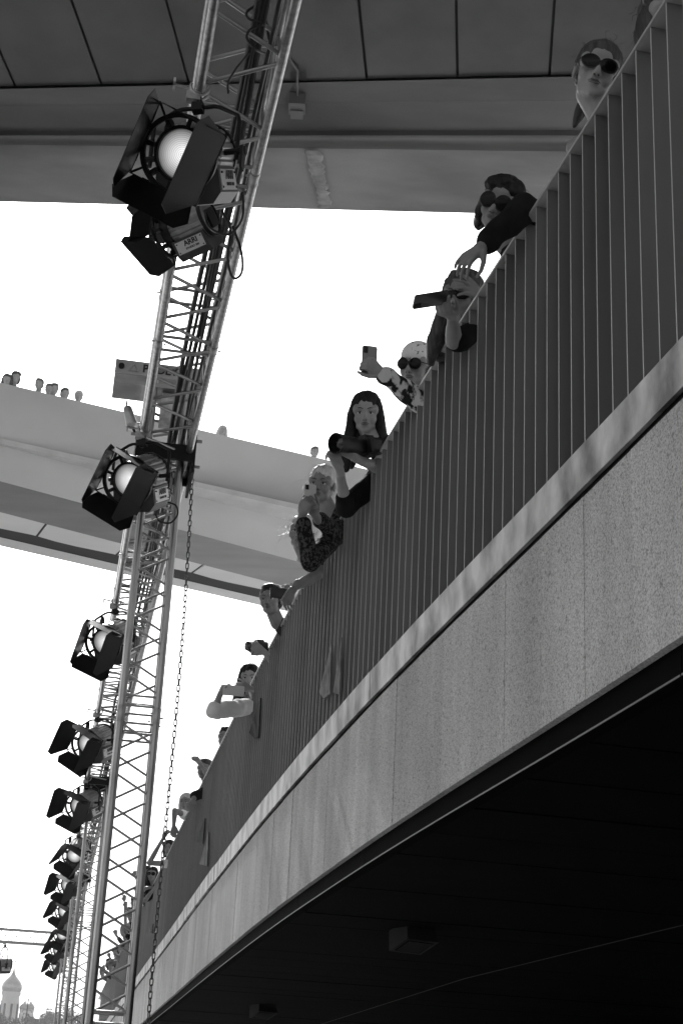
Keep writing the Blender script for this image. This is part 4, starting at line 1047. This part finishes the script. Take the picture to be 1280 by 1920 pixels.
far_person(244, 1712, 3.72, 'person in black with one raised arm behind the lettered tower', 'short', 'hair_mid', 'cloth_black', [(0, (236, 1735), (234, 1690), .4, .6)], yaw=-10, glasses=(.031, .026, 'wide'))
far_person(238, 1746, 3.50, 'fair-haired round-faced person behind the lettered tower', 'short', 'hair_blond', 'cloth_mid', yaw=-25)
far_person(219, 1786, 3.60, 'photographer bending over the rail seen through the lettered tower', 'short', 'hair_dark', 'cloth_mid', [(0, (204, 1808), (218, 1796), .5, 1.5)], yaw=-15)
far_person(205, 1806, 3.62, 'dark-clothed person past the photographer behind the lettered tower', 'bob', 'hair_dark', 'cloth_black', yaw=-15)
far_person(192, 1822, 3.60, 'person in grey at the far end of the rail', 'short', 'hair_mid', 'cloth_mid', yaw=-15)
for i, yy in enumerate((25.6, 27.6, 30.2, 32.6, 35.0, 37.2, 39.6, 42.0)):
    h = edge(yy, random.uniform(-.05, .1), CZ+3.5+random.uniform(0, .2))
    person('dark-clothed spectator in the crowd at the far end of the rail', h, yaw=random.uniform(-30, 10), pitch=-12, hair=('short', 'bob')[i % 2], hmat='hair_dark', cloth=('cloth_black', 'cloth_dark', 'cloth_mid')[i % 3], skin='skin_dark', vox=.012, face=False, group='crowd at the far end of the rail',
           arms=[dict(s=0, el=h+Vector((.05, -.22, -.30)), wr=h+Vector((-.12, -.25, -.12)), hd=(-.2, 0, .9), hn=(0, 1, 0), curl=40, cut=1.6)])
photo_camera(HZ(288, 1671, 3.30), (-.7, -.6, -.5), 'dark camera held low over the rail by the person in a black top', lens_len=.16, lens_r=.04)

# --- people on the far span
dvec = (F0[1]-F0[0]).normalized(); back = Vector((-dvec.y, dvec.x, 0))
bp_ = [((14, 713), 'long', 'hair_dark', 'cloth_dark', 'long-haired person on the far span, front one of the pair'), ((30, 708), 'bob', 'hair_dark', 'cloth_dark', 'taller dark-haired person on the far span, rear one of the pair'), ((74, 721), 'short', 'hair_mid', 'cloth_dark', 'grey-haired person in dark clothes on the far span'), ((93, 731), 'short', 'hair_mid', 'cloth_mid', 'person on the far span half hidden by a neighbour with black hair'), ((102, 730), 'short', 'hair_dark', 'cloth_mid', 'black-haired person on the far span beside the glass post'),
       ((122, 739), 'short', 'hair_dark', 'cloth_mid', 'dark-haired child-sized head low behind the far span railing'), ((148, 744), 'short', 'hair_blond', 'cloth_light', 'fair-haired person on the far span, last of the row before the truss'), ((417, 809), 'long', 'hair_blond', 'cloth_dark', 'light-haired person standing alone on the far span beyond the hoist chain'), ((590, 848), 'short', 'hair_mid', 'cloth_dark', 'person on the far span beside the large black camera')]
for (px, py), ha, hm_, clm_, lab in bp_:
    d = ray(px, py); o = Vector((0, 0, CZ)); A = F0[0]+back*1.25; s_ = (A-o).dot(back)/d.dot(back)
    h = o+d*s_
    person(lab, h, yaw=random.uniform(-15, 25), pitch=-10, hair=ha, hmat=hm_, cloth=clm_, vox=.013, face=False, deck=CZ+11.0, body_in=back, skin='skin')
dk = MB(); xs_ = [-22, -10, 0, 9]
for a, b in zip(xs_[:-1], xs_[1:]):
    p, q = line_at(*F0, a)+back*.12, line_at(*F0, b)+back*.12
    q4 = [p, q, q+back*3.4, p+back*3.4]
    dk.hexa([(v.x, v.y, CZ+10.9) for v in q4], [(v.x, v.y, CZ+11.0) for v in q4])
dk.build('deck', 'terrace', fb)

# --- clothing ends that show between the fins
def cloth_bit(name, pts, m, label, cat, o=.008):
    mb_ = MB(); P = []
    for px, py, yy in pts:
        d = ray(px, py); lo, hi = 2.0, 60.0
        for _ in range(60):
            md = (lo+hi)/2; p = d*md
            if p.x > edge_x_s(p.y)-o: hi = md
            else: lo = md
        p = d*lo; P.append(Vector((p.x, p.y, p.z+CZ)))
    mb_.prism(P, Vector((.01, .02, 0)))
    return tag(mb_.build(name, m), label, cat)
cloth_bit('cloth_end', [(621, 1208, 0), (598, 1297, 0), (606, 1310, 0), (618, 1300, 0)], 'cloth_mid', 'grey cloth end poking out between fins, beside a twin cloth end', 'cloth')
cloth_bit('cloth_end', [(640, 1195, 0), (624, 1298, 0), (636, 1302, 0)], 'cloth_mid', 'grey cloth end poking out between fins above the coping joint', 'cloth')
cloth_bit('cloth_end', [(488, 1308, 0), (467, 1374, 0), (475, 1383, 0), (484, 1383, 0)], 'cloth_black', 'black cloth corner hanging out between the fins below the light-shirted woman', 'cloth')
cloth_bit('cloth_end', [(384, 1534, 0), (369, 1577, 0), (380, 1582, 0)], 'cloth_dark', 'dark tapering cloth hanging out between the fins beside the paper', 'cloth')
cloth_bit('cloth_end', [(391, 1560, 0), (374, 1620, 0), (388, 1624, 0)], 'cloth_mid', 'pale paper-like strip hanging out between the fins', 'cloth')
cloth_bit('cloth_end', [(287, 1732, 0), (282, 1748, 0), (286, 1750, 0)], 'cloth_black', 'small black cloth corner between the fins next to the hanging chain', 'cloth')

# ================================================================== far background
def far(px, py, dist): return Wy(px, py, dist)
mb = MB(); n = 40; rows = 10; vs_ = []
for i in range(rows+1):
    for k in range(n+1):
        x, yv = -320+k*16, 230+i*60
        zz = 12*max(0, min(1, (yv-240)/150))**1.3+1.5*math.sin(x*.05)+1.2*math.sin(yv*.06)-2
        vs_.append((x, yv, max(zz, -1.5)))
mb.add(vs_, [(i*(n+1)+k, i*(n+1)+k+1, (i+1)*(n+1)+k+1, (i+1)*(n+1)+k) for i in range(rows) for k in range(n)])
tag(mb.build('hill', 'grass', smooth=80), kind='structure')
DC = 480.0; U = DC/FPX*1.02
ch = thing('cathedral', far(22, 1915, DC)-Vector((0, 0, 16)), 'pale cathedral with a gilded onion dome above the trees', 'church')
def dome(px, ybase, rpx, drum_bottom, name_d, tip, seg=24, windows=8):
    c = far(px, ybase, DC); r = rpx*U
    prof = [(1.0*.86, -.02), (.97, .25), (1.0, .45), (.96, .70), (.82, .98), (.60, 1.25), (.40, 1.45), (.25, 1.62), (.14, 1.85), (.07, 2.1), (.03, 2.4), (.0, 2.5)]
    m = MB().lathe([(a*r, z*r*tip/2.5) for a, z in prof], 'Z', seg, c); dm = m.build(name_d, 'gold', ch, smooth=60)
    top = c+Vector((0, 0, r*tip)); cr = MB(); cr.box(top+Vector((0, 0, .9*r*.4)), (.12*r*.5, .12*r*.5, r*.8)); cr.box(top+Vector((0, 0, r*.45)), (.5*r, .06*r, .07*r)); cr.build('cross', 'gold', dm)
    zb = (drum_bottom-ybase)*U
    dr = MB().lathe([(r*.93, 0), (r*.93, -.10*zb), (r*.84, -.10*zb), (r*.84, -.28*zb), (r*.90, -.28*zb), (r*.90, -.34*zb), (r*.86, -.34*zb), (r*.86, -zb)], 'Z', seg, c).build('drum', 'church_wall', ch, smooth=30)
    for k in range(windows):
        a = 2*math.pi*(k+.5)/windows
        MB().box(c+Vector((math.cos(a)*r*.855, math.sin(a)*r*.855, -.68*zb)), (.09*r, .20*r, .58*zb), Matrix.Rotation(a, 3, 'Z')).build('window', 'church_dark', dr)
    for k in range(windows):
        a = 2*math.pi*k/windows
        MB().tube([c+Vector((math.cos(a)*r*.87, math.sin(a)*r*.87, -.34*zb)), c+Vector((math.cos(a)*r*.87, math.sin(a)*r*.87, -zb))], .05*r, 6).build('pilaster', 'church_wall', dr)
dome(22, 1860, 18, 1912, 'onion_dome', 2.45)
dome(46, 1893, 9, 1916, 'onion_dome', 2.0, 16, 6); dome(57, 1893, 8, 1916, 'onion_dome', 2.2, 16, 6); dome(-6, 1893, 9, 1916, 'onion_dome', 2.0, 16, 6)
c = far(24, 1912, DC); MB().box(c+Vector((2, 8, -12)), (22, 16, 24)).build('wall', 'church_wall', ch)
MB().box(c+Vector((2, 8, .2)), (23, 17, .8)).build('roof', 'roof', ch)
def tree(px, py, dist, rpx, label, seed):
    rn = random.Random(seed); c = far(px, py, dist); r = rpx*dist/FPX; zg = 11.5 if dist > 380 else 9
    t = thing('park_tree', Vector((c.x, c.y, zg)), label, 'tree', 'trees on the hill below the cathedral')
    MB().tube([(c.x, c.y, zg-3), (c.x+.2, c.y, c.z-.4*r), (c.x, c.y, c.z+.3*r)], [.35, .25, .1], 8).build('trunk', 'bark', t)
    lf = MB()
    lobes = [(Vector((rn.uniform(-.5, .5), rn.uniform(-.5, .5), rn.uniform(-.7, .45)))*r, rn.uniform(.4, .62)*r) for _ in range(9)]
    for _ in range(900):
        lc, lr = rn.choice(lobes); v = Vector((rn.gauss(0, 1), rn.gauss(0, 1), rn.gauss(0, 1))).normalized()*lr*rn.uniform(.75, 1.03)
        p = c+lc+v; s = rn.uniform(.03, .075)*r+.10
        a = Vector((rn.uniform(-1, 1), rn.uniform(-1, 1), rn.uniform(-1, 1))).normalized(); b = a.cross(Vector((rn.uniform(-1, 1), rn.uniform(-1, 1), rn.uniform(-1, 1)))).normalized()
        lf.add([p-a*s, p+b*s*.6, p+a*s, p-b*s*.6], [(0, 1, 2, 3)])
    lf.build('crown', 'leaf', t)
TL = [(2, 1916, 420, 16, 'bushy tree below the large onion dome'), (26, 1922, 400, 15, 'rounded tree between the large dome and the street lamp'), (52, 1914, 430, 13, 'dense tree below the small domes'), (68, 1920, 410, 14, 'wide tree between the street lamp and the tall crowns'), (86, 1908, 440, 14, 'tall tree next to the small domes'), (98, 1902, 450, 13, 'highest tree crown beside the far towers'), (112, 1912, 430, 16, 'tree half hidden by the far tower legs'), (82, 1924, 390, 14, 'low tree in front of the taller ones on the hill'), (132, 1906, 440, 16, 'tree behind the middle tower'), (150, 1912, 430, 16, 'tree behind the second tower'), (-14, 1914, 420, 16, 'tree on the far side of the large dome from the small domes')]
for i, (px, py, d, r_, lab) in enumerate(TL): tree(px, py, d, r_, lab, i+3)
sp_ = far(54, 1872, 250)
st = thing('street_lamp', Vector((sp_.x, sp_.y, 1)), 'thin twin-armed street lamp standing before the trees', 'street lamp')
MB().tube([(sp_.x, sp_.y, 0), sp_], [.16, .08], 8).build('pole', 'post', st)
for s in (-1, 1):
    e = sp_+Vector((s*.75, 0, -2.1)); MB().tube([sp_+Vector((0, 0, -1.7)), sp_+Vector((s*.6, 0, -1.7)), e], .04, 6).build('arm', 'post', st)
    MB().lathe([(0, 0), (.22, -.1), (.2, -.5), (.0, -.6)], 'Z', 10, e).build('lantern', 'church_wall', st, smooth=60)

# ================================================================== haze
hv = bpy.data.materials.new('haze_air'); hv.use_nodes = True; t_ = hv.node_tree; t_.nodes.remove(t_.nodes['Principled BSDF'])
pv = t_.nodes.new('ShaderNodeVolumePrincipled'); pv.inputs['Color'].default_value = (.95, .95, .95, 1); pv.inputs['Density'].default_value = .00038; pv.inputs['Anisotropy'].default_value = .2
t_.links.new(pv.outputs[0], t_.nodes['Material Output'].inputs['Volume']); MAT['haze_air'] = hv
tag(MB().box((0, 0, 29.5), (2420, 2420, 61)).build('haze', 'haze_air'), kind='stuff')
